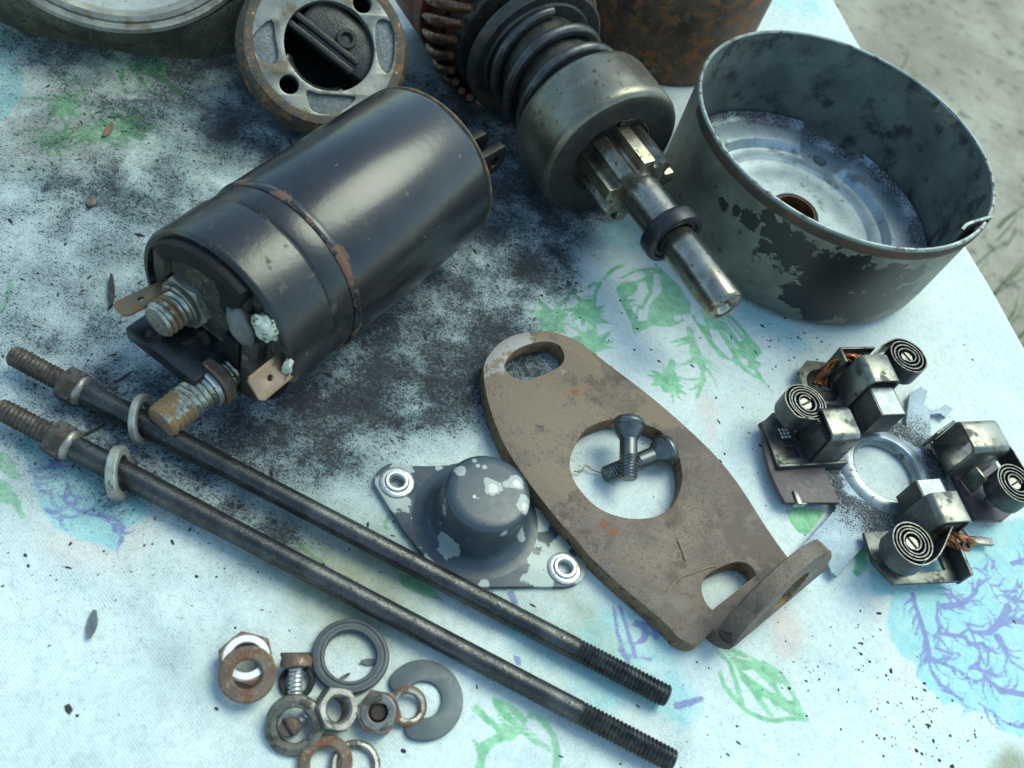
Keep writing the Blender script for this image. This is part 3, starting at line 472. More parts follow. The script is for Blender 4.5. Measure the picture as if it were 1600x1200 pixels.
# --- soot, grease, faint pink, and some shade painted into the same fields
SO = np.zeros(GX.shape, np.float32); OL = SO.copy(); PK = SO.copy()
def blob(Fd, c, rx, ry, ang, amt):
    a = R(ang); X, Y = GX-c[0], GY-c[1]; u = (X*math.cos(a)+Y*math.sin(a))/rx; v = (-X*math.sin(a)+Y*math.cos(a))/ry
    Fd += amt*np.exp(-(u*u+v*v)).astype(np.float32)
def smear(Fd, pts, wd, amt):
    tmp = field(); stroke(tmp, pts, 0, 0, pad=wd*2.6); Fd += amt*np.exp(-(np.clip(tmp, 0, 9)/wd)**2).astype(np.float32)
blob(SO, (-11.63, 15.12), 8, 7, 0, .27); blob(SO, (-10.73, 20.22), 6, 5, 0, .30); blob(SO, (-13.59, 19.21), 7, 6, 0, .10); blob(SO, (-10.42, 10.84), 5, 4, 0, .2)
blob(SO, (-2.85, 14.09), 4.2, 1.6, 30, .55); blob(SO, (-2.28, 16.80), 2.0, 3.4, -15, .75); blob(SO, (-2.05, 21.76), 2.0, 3.0, -30, .85); blob(SO, (-1.97, 13.67), 3, 1.2, 10, .3)
smear(SO, [(-3.02, 22.10), (-1.88, 21.24), (-0.78, 20.41), (0.21, 19.85)], .7, .6); smear(SO, [(-2.94, 18.54), (-2.46, 19.39), (-2.05, 20.52)], 1.0, .6); smear(SO, [(-3.64, 13.89), (-2.72, 15.08), (-1.66, 16.15), (-1.49, 17.77)], .9, .5); smear(SO, [(-3.67, 16.51), (-3.26, 18.34), (-2.81, 20.35)], 1.1, .6)
blob(SO, (-4.62, 11.26), 2.4, 1.2, 0, .5); smear(SO, [(-5.90, 11.20), (-4.54, 11.10), (-3.13, 11.23)], .8, .35); smear(SO, [(-4.54, 9.24), (-3.58, 9.17), (-3.06, 9.07)], .45, .55); blob(SO, (-5.63, 9.24), 2, .9, 0, .3)
blob(SO, (-8.47, 10.05), 5, 1.8, -10, .28); smear(SO, [(-13.59, 19.21), (-11.89, 19.74), (-9.17, 19.97)], .6, .35); smear(SO, [(-13.03, 15.88), (-12.11, 16.48), (-11.05, 16.60)], .9, .25); blob(SO, (-0.51, 23.72), 2.2, 1.8, 0, .35); blob(SO, (-3.87, 23.90), 3, 3, 0, .8); blob(SO, (-6.11, 23.43), 3, 3, 0, .8)
blob(SO, (-6.04, 7.34), 5, 2.5, 0, .12); blob(SO, (-3.65, 5.69), 5, 2, 0, .05); smear(SO, [(-18.07, 20.50), (-15.94, 21.02), (-13.62, 22.04), (-11.19, 23.10)], 1.6, .5); smear(OL, [(-18.33, 20.87), (-16.18, 21.40), (-13.84, 22.44), (-11.55, 23.80)], 1.8, .75); smear(SO, [(-4.91, 7.54), (-3.74, 8.00), (-2.73, 8.39)], .3, .10); blob(SO, (0.11, 19.51), 1.5, 3, 0, .22); blob(SO, (0.27, 16.49), 1.4, 1.4, 0, .5)  # the two long smears soil the fold and paint in its shade
blob(SO, (7.79, 21.10), 1.2, .6, 30, .22); blob(SO, (10.26, 17.63), 1.1, 1, 0, .12); blob(SO, (11.28, 11.49), 2.2, .7, -40, .15); blob(SO, (5.88, 22.32), 2.4, 1.2, 30, .25); blob(SO, (1.28, 9.89), 3, 1.2, -20, .10); blob(SO, (6.38, 8.46), .5, .9, 30, .35); smear(SO, [(7.09, 21.30), (8.95, 21.52), (10.96, 23.18)], .5, .12)
SO += (.05 + .22*np.clip((3-GX)/10, 0, 1)*np.clip((GY-3)/9, 0, 1)).astype(np.float32)  # soot thickens to the left, partly painting in the dimmer light there
blob(OL, (-1.79, 8.33), 2.2, 1.0, -25, .6); blob(OL, (-0.75, 9.47), 1.8, .9, -25, .5); blob(OL, (3.56, 10.36), 1.5, .6, -30, .45); blob(OL, (1.93, 9.85), 2.5, .8, -20, .35); blob(OL, (-14.16, 19.82), 4, 3, 0, .2); blob(OL, (-11.07, 19.00), 4, 2.5, 0, .3); blob(OL, (-14.36, 16.76), 2, 2, 0, .4)
blob(OL, (-4.41, 5.79), 3, 2, 0, .14); blob(OL, (-0.03, 5.70), 1.2, .6, 0, .3); blob(OL, (9.32, 12.18), 2, .9, 0, .12); blob(OL, (1.60, 24.08), 3, 2, 0, .18); blob(OL, (-2.49, 9.17), 3, 1.4, -20, .2); blob(OL, (14.36, 11.00), .7, .5, 40, .9); blob(OL, (-10.27, 11.35), 2, 2, 0, .15)  # the small strong oval at the right paints a wrinkle's shade
for c_, a_, b_, k_ in (((5.19, 17.56), .35, .5, .6), ((5.49, 16.86), .2, .5, .45), ((8.41, 12.03), .45, .7, .55), ((8.47, 11.77), .35, .5, .5), ((13.63, 17.42), .5, .5, .5), ((10.73, 13.73), .5, .8, .35), ((11.51, 12.35), .5, .9, .3), ((-7.20, 7.05), .9, .5, .5), ((-6.13, 7.90), .6, .8, .4), ((-1.54, 8.44), 1, .6, .3), ((-14.39, 17.98), 2, 2, .4)): blob(PK, c_, a_, b_, 0, k_)
# --- sheet, with a rounded edge and a hanging hem on the right
E0 = (GX-7.58)*.89+(GY-39.12)*.456 + .12*np.sin(GY*.45) + .05*np.sin(GY*1.3)
Rb = .55; th = np.clip(E0/Rb, 0, math.pi/2); ex = np.clip(E0-Rb*math.pi/2, 0, None)
push = np.where(E0 > 0, Rb*np.sin(th), E0); Z = np.where(E0 > 0, -Rb*(1-np.cos(th))-ex, 0.0)
PX = GX+.89*(push-E0); PY = GY+.456*(push-E0)
hem = np.clip(ex/4, 0, 1)*np.sin((GY*.89-GX*.456)*1.1)*.7; PX = PX+.89*hem; PY = PY+.456*hem
und = -.035+.02*np.sin(GX*.7+1.3*np.sin(GY*.31))+.015*np.sin(GY*1.1+GX*.4)
def crease(pts, wd, h):
    tmp = field(); stroke(tmp, pts, 0, 0, pad=wd*2.6); return h*np.exp(-(np.clip(tmp, 0, 9)/wd)**2)
und = und+crease([(-20.16, 19.99), (-18.24, 20.75), (-16.13, 21.33), (-14.33, 22.18), (-12.68, 23.45), (-11.59, 24.77)], 1.0, .75)+crease([(-13.17, 19.68), (-11.88, 20.08), (-10.59, 20.72), (-9.17, 20.79)], .28, .22)+crease([(-3.89, 14.44), (-2.12, 13.60), (-0.91, 13.16)], .3, .06)+crease([(-6.87, 6.79), (-4.70, 6.55), (-3.01, 5.27)], .35, .07)+crease([(4.81, 17.25), (5.89, 19.82), (7.68, 21.63)], .3, .05)+crease([(0.74, 6.56), (1.73, 8.62), (3.00, 9.99)], .3, .06)+crease([(7.94, 11.85), (9.96, 11.70), (11.71, 10.19)], .3, .05)+crease([(-13.03, 14.77), (-13.16, 16.67), (-12.35, 17.82)], .5, .1)+crease([(-2.22, 21.65), (-0.69, 20.77), (0.31, 20.20)], .22, .07)+crease([(9.31, 13.00), (10.46, 11.75), (12.65, 10.73)], .5, .03)+crease([(-6.83, 5.02), (-5.97, 6.28), (-5.13, 7.28)], .5, .05)
Z = Z+und
NX, NY = GX.shape
co = np.stack([PX, PY, Z], -1).reshape(-1, 3)*CM
idx = np.arange(NX*NY).reshape(NX, NY); keep = (E0[:-1, :-1] < 9)
# only the part of the sheet the table carries (a trapezoid wider than the view)
keep &= (GX[:-1, :-1] > -10-.58*GY[:-1, :-1])
q = np.stack([idx[:-1, :-1][keep], idx[1:, :-1][keep], idx[1:, 1:][keep], idx[:-1, 1:][keep]], -1)
used = np.zeros(NX*NY, bool); used[q.ravel()] = True; new = np.cumsum(used)-1; q = new[q]; co = co[used]
me = bpy.data.meshes.new('tablecloth'); nf = len(q)
me.vertices.add(len(co)); me.vertices.foreach_set('co', co.astype(np.float32).ravel())
me.loops.add(nf*4); me.loops.foreach_set('vertex_index', q.astype(np.int32).ravel())
me.polygons.add(nf); me.polygons.foreach_set('loop_start', np.arange(0, nf*4, 4, dtype=np.int32)); me.polygons.foreach_set('use_smooth', np.ones(nf, bool))
me.update(calc_edges=True)
for nm, F_ in (('green', GR), ('violet', PU), ('aqua', AQ), ('aqua_pale', AQ2), ('soot', SO), ('oil_shade', OL), ('pink', PK)):
    at = me.attributes.new(nm, 'FLOAT', 'POINT'); at.data.foreach_set('value', np.clip(F_, -2, 2).astype(np.float32).reshape(-1)[used])
def cloth_mat():
    t = NT('printed_cotton'); g_, v_, a_, a2, s_, o_, p_ = [t.attr(k) for k in ('green', 'violet', 'aqua', 'aqua_pale', 'soot', 'oil_shade', 'pink')]
    wob = t.math('MULTIPLY', t.math('SUBTRACT', t.noise(6, 3), .5), .055); wob2 = t.math('MULTIPLY', t.math('SUBTRACT', t.noise(2.2, 4, .6, 5), .5), .55)
    n_big = t.noise(.35, 4, .6, 2); n_mid = t.noise(1.5, 4, .6, 7)
    c = t.mix(t.step(n_big, .35, .65), (.66, .705, .675), (.62, .685, .665))
    pale = t.mix(t.step(n_mid, .42, .60), (.33, .63, .64), (.50, .68, .66))
    aq_e = t.math('ADD', a2, wob2); c = t.mix(t.math('MULTIPLY', t.step(aq_e, .28, -.30), .75), c, pale)
    c = t.mix(t.math('MULTIPLY', t.step(p_, .05, .6), .55), c, (.66, .50, .45))
    aqe = t.math('ADD', a_, t.math('ADD', wob, t.math('MULTIPLY', wob2, .45)))
    halo = t.math('MULTIPLY', t.step(aqe, .75, .25), t.step(aqe, -.02, .2)); c = t.mix(t.math('MULTIPLY', halo, .35), c, (.70, .70, .66))
    aqc = t.mix(t.step(n_mid, .4, .62), (.36, .61, .62), (.43, .65, .625)); c = t.mix(t.step(aqe, .05, -.05), c, aqc)
    c = t.mix(t.math('MULTIPLY', t.step(t.math('ADD', v_, wob), .035, -.02), t.mixf(t.noise(5, 3, .6, 3), .75, 1.0)), c, (.21, .20, .46))
    grc = t.mix(t.step(t.noise(3.2, 4, .6, 11), .38, .64), (.11, .40, .14), (.26, .57, .28))
    c = t.mix(t.math('MULTIPLY', t.step(t.math('ADD', g_, wob), .03, -.03), t.mixf(t.noise(7, 3, .6, 13), .6, 1.0)), c, grc)
    # oil film, then soot: a grey film that also paints the dimmer left, fine grit and coarser grains that thicken with the amount of soot
    side = t.mixf(t.step(t.xyz(0), 9, -7), .30, 1.0)  # less grime to the right also paints in the stronger light there
    c = t.mix(t.math('MULTIPLY', t.math('MULTIPLY', side, t.step(t.noise(.22, 5, .65, 51), .36, .66)), .68), c, (.36, .42, .41))
    c = t.mix(t.math('MULTIPLY', t.math('MULTIPLY', side, t.step(t.noise(.8, 6, .7, 55), .52, .74)), .34), c, (.34, .37, .33))
    c = t.mul(t.math('MULTIPLY', t.step(t.noise(5, 6, .75, 57), .44, .68), .32), c, (.5, .54, .54))
    c = t.mul(t.math('MULTIPLY', t.step(t.noise(24, 3, .7, 59), .48, .66), .30), c, (.45, .5, .52))
    c = t.mul(t.step(t.math('ADD', o_, t.math('MULTIPLY', t.math('SUBTRACT', n_mid, .5), .5)), .02, .95), c, (.50, .48, .34))
    s_ = t.math('MINIMUM', t.math('MULTIPLY', s_, .72), .8)
    sv = t.math('ADD', s_, t.math('MULTIPLY', t.math('SUBTRACT', t.noise(.9, 5, .65, 17), .5), t.math('ADD', .16, t.math('MULTIPLY', t.math('POWER', s_, 1.6), 2.1))))
    sv = t.math('ADD', sv, t.math('MULTIPLY', t.math('SUBTRACT', t.noise(.55, 4, .6, 33, stretch=(1, .35, 1)), .5), t.math('MULTIPLY', t.math('POWER', s_, 1.8), 1.6)))
    c = t.mul(t.step(sv, -.05, 1.0), c, (.24, .29, .34))
    c = t.mix(t.math('MULTIPLY', t.step(t.math('ADD', sv, t.math('MULTIPLY', t.math('SUBTRACT', t.noise(7, 5, .7, 37), .5), .45)), .58, 1.2), .62), c, (.034, .039, .044))
    def grit(scale, off, k, amt, stretch=None, det=2):
        n = t.noise(scale, det, .6, off, stretch=stretch); th = t.math('SUBTRACT', k, t.math('MULTIPLY', sv, .27)); lo = th; hi = t.math('ADD', th, .06)
        return t.math('MULTIPLY', t.step(n, lo, hi), amt*.95)
    for sc_, off, k, amt, st in ((17, 3, .735, .75, None), (9, 9, .775, .85, None), (30, 14, .71, .65, None), (11, 23, .77, .75, (1, 2.6, 1)), (3.6, 31, .84, .9, None)):
        c = t.mix(grit(sc_, off, k, amt, st), c, (.022, .024, .027))
    t.put(t.b.inputs['Base Color'], c); t.b.inputs['Roughness'].default_value = .85; t.b.inputs['Specular IOR Level'].default_value = .2
    t.b.inputs['Sheen Weight'].default_value = .1
    wv = []
    for rot in (0, 90):
        mp = t.n.new('ShaderNodeMapping'); mp.inputs['Rotation'].default_value = (0, 0, R(28+rot)); t.l.new(t.coord(), mp.inputs[0])
        k = t.n.new('ShaderNodeTexWave'); k.inputs['Scale'].default_value = 5.2; k.inputs['Distortion'].default_value = 1.2; k.inputs['Detail'].default_value = 2; k.inputs['Detail Scale'].default_value = 2
        t.l.new(mp.outputs[0], k.inputs[0]); wv.append(k.outputs['Fac'])
    t.bump(t.math('ADD', t.math('ADD', t.math('MULTIPLY', wv[0], .3), t.math('MULTIPLY', wv[1], .3)), t.math('ADD', t.noise(9, 3, .6, 4), t.math('MULTIPLY', t.noise(1.4, 3, .6, 6), 2.2))), .55, .03)
    return t.m
me.materials.append(cloth_mat())
thing('tablecloth', 'white cotton tablecloth printed with green leaves and aqua flowers, smeared with black soot', 'tablecloth', None, None, me)
# --- crumbs of soot lying on it (countless)
V, Fc = [], []
Sn = np.clip(SO, 0, 1.2); ok = (E0 < -.2); pr = (Sn**1.3*ok+.002*ok).reshape(-1); pr /= pr.sum()
def crumb(x, y, r_, el=1.0, a=0):
    b = len(V); n = random.randint(5, 7); ca, sa = math.cos(a), math.sin(a); zb = -.02
    ii = min(max(int((x-xs[0])/DX), 0), NX-1); jj = min(max(int((y-ys[0])/DX), 0), NY-1); zb = float(Z[ii, jj])
    for k in range(n):
        q_ = 2*math.pi*k/n; rr = r_*random.uniform(.6, 1.2); u, v = rr*el*math.cos(q_), rr*math.sin(q_); V.append((x+u*ca-v*sa, y+u*sa+v*ca, zb))
    V.append((x+random.uniform(-.3, .3)*r_, y, zb+r_*random.uniform(.35, .8)))
    for k in range(n): Fc.append((b+k, b+(k+1) % n, b+n))
for i in rng.choice(len(pr), 1900, p=pr):
    x, y = GX.reshape(-1)[i]+rng.uniform(-.05, .05), GY.reshape(-1)[i]+rng.uniform(-.05, .05)
    crumb(x, y, min(.010+rng.exponential(.012), .06), random.choice((1, 1, 1, 2.2, 3)), rng.uniform(0, 6.3))
for (cx, cy), sp, n in (((11.23, 11.47), 1.1, 60), ((12.01, 10.79), .9, 90), ((10.37, 12.20), .35, 18), ((9.22, 13.05), 1.2, 40), ((9.00, 11.03), .4, 20), ((7.85, 21.23), .7, 50), ((7.90, 8.94), 1.2, 50), ((2.89, 18.72), 1.8, 60), ((7.00, 21.25), .6, 30), ((-6.63, 5.98), 2.5, 30), ((6.73, 16.18), .8, 15)):
    for _ in range(n): crumb(rng.normal(cx, sp), rng.normal(cy, sp), min(.010+rng.exponential(.011), .05), random.choice((1, 1, 1.8)), rng.uniform(0, 6.3))
for (x, y), r_, el in (((10.35, 12.19), .075, 1.2), ((10.59, 12.09), .06, 1.3), ((9.08, 10.93), .07, 1.2), ((11.11, 11.24), .06, 1.2), ((12.04, 11.96), .07, 1.3), ((12.47, 10.38), .08, 1), ((10.03, 10.13), .05, 1.4), ((11.79, 10.92), .06, 1), ((3.57, 18.44), .08, 1.1), ((6.24, 20.27), .06, 2.5), ((5.62, 17.27), .05, 4), ((-0.21, 19.03), .1, 1.3), ((0.35, 19.91), .12, 2.6), ((-0.10, 20.17), .1, 1.6), ((-7.68, 6.36), .07, 1.4), ((-4.59, 7.54), .08, 1.2), ((-5.38, 4.17), .12, 1.5), ((-2.87, 5.23), .06, 1.5), ((-5.42, 8.02), .06, 2.4), ((7.71, 8.86), .05, 3), ((7.53, 8.52), .05, 2), ((6.73, 10.26), .05, 1), ((0.88, 5.88), .1, 1.1), ((2.41, 9.97), .05, 3.4), ((1.84, 7.70), .04, 3), ((5.34, 8.75), .05, 2), ((-4.32, 10.47), .1, 2.2), ((-13.41, 14.16), .09, 2.4), ((-13.18, 14.31), .06, 1.6), ((-11.90, 13.03), .07, 1), ((-13.80, 15.81), .05, 1.2), ((-11.90, 14.17), .06, 2)):
    crumb(x, y, r_*.62, el, random.uniform(-1.2, -.2))
g = link('soot_crumbs', mesh('soot_crumbs', V, Fc, m_soot, 0)); g['kind'] = 'stuff'
def scrap(name, label, cat, c, L, wd, ang, mat, curl=.04):
    n = 7; V, Fc = [], []
    for i in range(n):
        f = i/(n-1); wq = wd*math.sin(math.pi*min(max(f, .06), .94))**.6
        for s_ in (-1, 1):
            for zz in (0, .03): V.append(((f-.5)*L, s_*wq/2, zz+curl*(2*f-1)**2))
    for i in range(n-1):
        a, b = i*4, i*4+4
        Fc += [(a, b, b+2, a+2), (a+1, a+3, b+3, b+1), (a, a+1, b+1, b), (a+2, b+2, b+3, a+3)]
    Fc += [(0, 2, 3, 1), (n*4-4, n*4-3, n*4-1, n*4-2)]
    thing(name, label, cat, T(c[0], c[1], .01, rz=ang), None, mesh(name, V, Fc, mat))
scrap('leaf_scrap', 'small grey pointed leaf scrap lying alone on the cloth left of the nuts', 'leaf', (-5.88, 5.77), .58, .2, 112, m_leafchip)
scrap('wood_chip', 'thin brown wood chip on the cloth beside a green fern print', 'wood chip', (-13.25, 18.30), .62, .2, 100, m_wood)
scrap('rust_flake', 'small round rust brown flake on the sooty cloth left of the solenoid', 'rust flake', (-12.12, 15.70), .34, .24, 110, m_washer_rust)
scrap('charred_stick', 'short straight charred stick lying beside the solenoid terminal blade', 'stick', (-10.12, 13.38), 1.0, .16, -58, m_soot)
scrap('charred_stick', 'short charred stick on the grey cloth above the solenoid, below the fern print', 'stick', (-13.13, 16.81), .62, .12, -52, m_wood)
scrap('charred_splinter', 'thin dark splinter standing off between the two long bolts near their hex collars', 'splinter', (-8.31, 9.67), .62, .07, 62, m_soot)
scrap('charred_splinter', 'thin dark splinter on the cloth just above the upper long bolt, near its hex collar', 'splinter', (-8.51, 11.22), .5, .06, 68, m_soot)

# ================================================================== OBJECTS
# ------------------------------------------------------------------ solenoid, lying on its side
th = R(73.37); dS = Vector((math.cos(th), math.sin(th), 0)); nS = Vector((-math.sin(th), math.cos(th), 0)); aS = nS*9.88
def solm(s, n=0, z=0):      # frame at axial station s: local Z back along the axis, X sideways, Y up
    o = aS+dS*s+nS*n+Vector((0, 0, 2.29+z)); return Matrix(((nS.x, 0, dS.x, o.x*CM), (nS.y, 0, dS.y, o.y*CM), (nS.z, 1, dS.z, o.z*CM), (0, 0, 0, 1)))
SOLR = 2.29
sol = thing('solenoid', 'black cylindrical starter solenoid with two threaded studs, lying on its side', 'solenoid', T(*(aS+dS*13)))
iv = sol.matrix_world.inverted()
def sp(name, me, m4, par=None):
    o = bpy.data.objects.new(name, me); sc.collection.objects.link(o); p = par or sol; o.parent = p
    o.matrix_local = (iv @ m4) if par is None else m4
    return o
can = sp('can', lathe('can', [(0, 5.5), (2.0, 5.5), (2.12, 5.45), (2.16, 5.38), (2.22, 5.37), (2.27, 5.3), (SOLR, 5.2), (SOLR+.01, 3), (SOLR, .25), (2.26, .16), (2.25, .02), (2.2, 0), (2.0, 0)], m_black, 96), solm(11.95))
sp('crimp_band', lathe('crimp_band', [(2.2, -.02), (2.27, .0), (2.30, .06), (2.305, .13), (2.29, .2)], m_black, 96), solm(11.9))
sp('rear_rim', ring('rear_rim', 2.275, 2.1, .14, m_flrust, 96, .05), solm(17.28))
sp('cap', lathe('cap', [(2.05, .62), (2.05, .1), (2.1, 0), (2.2, 0), (2.25, .05), (2.27, .14), (2.275, 1.4), (2.22, 1.45), (2.2, 1.5), (2.235, 1.56), (2.24, 2.12), (2.1, 2.15)], m_bake, 96), solm(9.8))
sp('cap_floor', disc('cap_floor', 2.1, .2, m_bake_dirty, 64), solm(9.93))
# raised barriers moulded on the cap
def sector(r0, r1, a0, a1, n=24): return arc(0, 0, r1, a0, a1, n)+arc(0, 0, r0, a1, a0, n)
arch = [(r_, z) for r_, z in arc(0, 0, 2.24, 64, 128, 20)]+[(1.62, 1.02)][:0]+[(-.98, 1.25), (-.35, 1.12), (.35, 1.3), (1.0, 1.05)][::1]
sp('terminal_barrier', prism('terminal_barrier', arc(0, 0, 2.09, 34, 116, 26)+[(-.92, 1.55), (-.80, 1.05), (-.55, .80), (-.32, .95), (-.30, 1.30)]+arc(0, 0, 1.62, 96, 40, 14), [], .6, m_bakeface, .09), solm(9.56))
sp('terminal_barrier', box('terminal_barrier', 2.15, .4, 1.7, m_bake, .06), solm(9.55, .62, -1.06))
sp('terminal_barrier', box('terminal_barrier', .5, 1.05, .62, m_bakeface, .08), solm(10.0, -.55, -.62))
sp('centre_rib', box('centre_rib', .5, 2.3, .8, m_bake_dirty, .1), solm(10.02, -1.15, -.62))
sp('centre_rib', box('centre_rib', .42, 1.1, .7, m_bake_dirty, .08), solm(10.05, -.75, 1.0))
sp('side_rib', box('side_rib', .35, .9, .7, m_bake_dirty, .08), solm(10.05, 1.62, .55))
for k in range(3): sp('hook', box('hook', .3, .5, .5, m_bake, .07), solm(10.0, *[(-1.45, -1.3), (-1.75, -.45), (1.35, -1.35)][k]))
def stud(s0, n, z, L, base):
    st = sp('stud', thread('stud', .44, L, .15, .055, m_stud if L < 2 else m_stud_long, 36, .09), solm(s0, n, z) @ Matrix.Rotation(math.pi, 4, 'X'))
    for k, (me_, zz) in enumerate(base): sp('nut' if k == 0 else 'collar', me_, T(0, 0, zz), st)
    return st
stud(10.1, .97, -.27, 1.1, [(hexnut('nut', 1.25, .43, .28, m_zincgrey), .06), (ring('collar', .56, .43, .14, m_worn, 40), .34)])
stud(9.9, -.45, -1.42, 2.2, [(ring('nut', .62, .43, .3, m_washer_rust, 40, .05), .45), (ring('collar', .53, .43, .16, m_chrome, 40, .05), .75)])
def blade(L, wd, mat):
    pts = [(-L/2, -wd/2), (L/2-.1, -wd/2), (L/2, -wd/2+.1), (L/2, wd/2-.1), (L/2-.1, wd/2), (-L/2, wd/2)]
    return prism('terminal_blade', pts, [arc(.06, 0, .075, 0, 345, 14)], .08, mat, .012)
def axes4(o, x, y, z): return Matrix(((x[0], y[0], z[0], o[0]*CM), (x[1], y[1], z[1], o[1]*CM), (x[2], y[2], z[2], o[2]*CM), (0, 0, 0, 1)))
o2 = aS+dS*9.42+nS*-1.98+Vector((0, 0, 2.29+.20)); up3 = Vector((0, 0, 1))
zb2 = ((-dS).cross(up3)*-.74+up3*.67).normalized()
sp('terminal_blade', blade(1.1, .66, m_brass), axes4(o2, -dS, zb2.cross(-dS), zb2))
o1 = aS+dS*9.25+nS*1.62+Vector((0, 0, 2.29-.28)); xx = (-dS+nS*.25+up3*-.1).normalized(); yy = (nS.cross(xx)); zz = (up3+nS*.35).normalized(); zz = (zz-xx*zz.dot(xx)).normalized()
sp('terminal_blade', blade(1.25, .63, m_brass_dull), axes4(o1, xx, zz.cross(xx), zz))
sp('sealant_lump', lump('sealant_lump', .34, m_seal, .95, 1.15, .6, 3, .38, 1.5), solm(9.76, -1.48, 1.15)); sp('sealant_lump', lump('sealant_lump', .2, m_seal, .5, 1.7, .7, 5, .4, 1.6), solm(9.8, -2.13, .30)); sp('sealant_lump', lump('sealant_lump', .26, m_chip, 1.3, .8, .5, 8, .4, 2), solm(10.1, -1.55, .40))
sp('sealant_lump', lump('sealant_lump', .12, m_seal, 1, .8, .6, 11, .5, 2), solm(9.85, -1.86, -.1))
sp('wax_lump', lump('wax_lump', .33, m_wax, .8, 1.5, .8, 4, .35, 1.3), solm(9.60, -.98, .92) @ Matrix.Rotation(-.6, 4, 'Z')); sp('wax_lump', lump('wax_lump', .22, m_wax, .8, 1, .8, 9, .3, 1.3), solm(9.75, -.62, .62))
# plunger eye sticking out at the back
pe = sp('plunger', lathe('plunger', [(0, .5), (.95, .5), (1.05, .4), (1.05, 0)], m_dark, 40), solm(17.35))
for dx_ in (-.33, .33): sp('plunger_fork', prism('plunger_fork', [(-.1, -.5), (1.9, -.42), (2.1, -.2), (2.1, .2), (1.9, .42), (-.1, .5)], [arc(1.55, 0, .18, 0, 345, 14)], .26, m_dark, .05), axes4(aS+dS*17.6+nS*(dx_-.75)+Vector((0, 0, 2.35)), (dS-nS*.12).normalized(), up3, nS))

# ------------------------------------------------------------------ armature with its drive: one shaft
th = R(-42.66); dA = Vector((math.cos(th), math.sin(th), 0)); nA = Vector((-math.sin(th), math.cos(th), 0)); HA = 2.5
def armp(s): return nA*16.87+dA*s+Vector((0, 0, HA))
arm = thing('armature', 'greasy starter armature with spring, clutch and toothed pinion on a pale shaft end', 'armature', T(*armp(-18)))
ivA = arm.matrix_world.inverted()
def ap(name, me, s, par=None, rz=0, post=Matrix()):
    m4 = frame(armp(s), dA) @ Matrix.Rotation(rz, 4, 'Z') @ post; o = bpy.data.objects.new(name, me); sc.collection.objects.link(o)
    o.parent = par or arm; o.matrix_local = ivA @ m4 if par is None else (par.matrix_world.inverted() if False else ((ivA @ frame(armp(par['_s']), dA)).inverted() @ (ivA @ m4))); return o
shaft = ap('shaft', lathe('shaft', [(0, 4.92), (.2, 4.86), (.3, 4.98), (.36, 5.02), (.48, 5.02), (.53, 4.97), (.545, 4.9), (.545, 2.75), (.52, 2.7), (.52, 2.3), (.56, 2.25), (.60, 2.2), (.60, .6), (.62, 0), (.62, -12), (0, -12)], m_shaft, 56), -14.55)
ap('stop_ring', lathe('stop_ring', [(.55, 0), (.80, 0), (.86, .05), (.88, .12), (.88, .42), (.85, .5), (.78, .53), (.70, .53), (.66, .46), (.56, .46)], m_collar, 56), -12.52)
# pinion of ten teeth
def pinion():
    N = 9; pts = []
    for k in range(N):
        a = 360/N*k
        for da, r_ in ((-17.5, .88), (-15, .92), (-11, 1.10), (-9, 1.16), (9, 1.16), (11, 1.10), (15, .92), (17.5, .88)): pts.append((r_*math.cos(R(a+da)), r_*math.sin(R(a+da))))
    return prism('pinion', pts, [arc(0, 0, .57, 0, 352, 40)], 1.75, m_gear, .07)
ap('pinion', pinion(), -15.68, rz=.1)
cl = ap('clutch_shell', lathe('clutch_shell', [(1.25, 1.93), (1.3, 1.96), (2.04, 1.96), (2.13, 1.93), (2.20, 1.87), (2.24, 1.78), (2.255, 1.65), (2.255, .30), (2.22, .14), (2.12, .04), (1.95, 0), (.7, 0)], m_clutch, 96), -17.4)
ap('clutch_face', lathe('clutch_face', [(.62, 0), (.9, .02), (1.2, .0), (1.24, .03), (1.27, .08), (1.32, .12), (1.9, .125), (2.03, .12), (2.08, .09)], m_clutchface, 96), -15.54)
ap('clutch_notch', box('clutch_notch', .16, .5, .1, m_dark, .02), -15.42, post=T(1.27, 0, 0))
for k in range(1): pass
# spring: open helix in front of the guide ring
L_, turns = 2.55, 2.7; ap('drive_spring', tube('drive_spring', [((1.60+.14*t)*math.cos(2*math.pi*turns*t), (1.60+.14*t)*math.sin(2*math.pi*turns*t), L_*t) for t in [i/150 for i in range(151)]], .185, m_spring, 10), -19.95)
ap('sleeve', lathe('sleeve', [(1.44, 0), (1.42, 3.4)], m_grease, 64), -20.7)
ap('guide_ring', lathe('guide_ring', [(1.2, .42), (1.8, .42), (1.86, .36), (2.18, .42), (2.27, .36), (2.28, .05), (2.2, 0), (1.75, -.02), (1.7, -.5), (1.4, -.5)], m_grease, 96), -20.35)
ap('guide_ring', lathe('guide_ring', [(1.2, .42), (2.1, .42), (2.24, .38), (2.3, .30), (2.3, .05), (2.24, 0), (1.75, -.02), (1.7, -.9), (1.4, -.9)], m_grease, 96), -21.35)
ap('winding_core', lathe('winding_core', [(0, 3.9), (1.9, 3.9), (2.25, 3.6), (2.32, 3.3), (2.32, 1.9), (2.62, 1.88), (2.66, 1.8), (2.66, 0), (0, 0)], m_redins, 80), -25.1)
ap('insulation_band', ring('insulation_band', 2.70, 2.2, .5, m_redins, 80), -23.25)
wire = tube('coil_end', [(2.48+.20*math.sin(math.pi*t), 1.05*t-.5, 1.9-1.9*t+.12*math.sin(math.pi*t)) for t in [i/10 for i in range(11)]], [.12+.07*math.sin(math.pi*i/10) for i in range(11)], m_winding, 10)
for k in range(30): ap('coil_end', wire, -22.75, rz=2*math.pi*k/30+.03*math.sin(k*7))
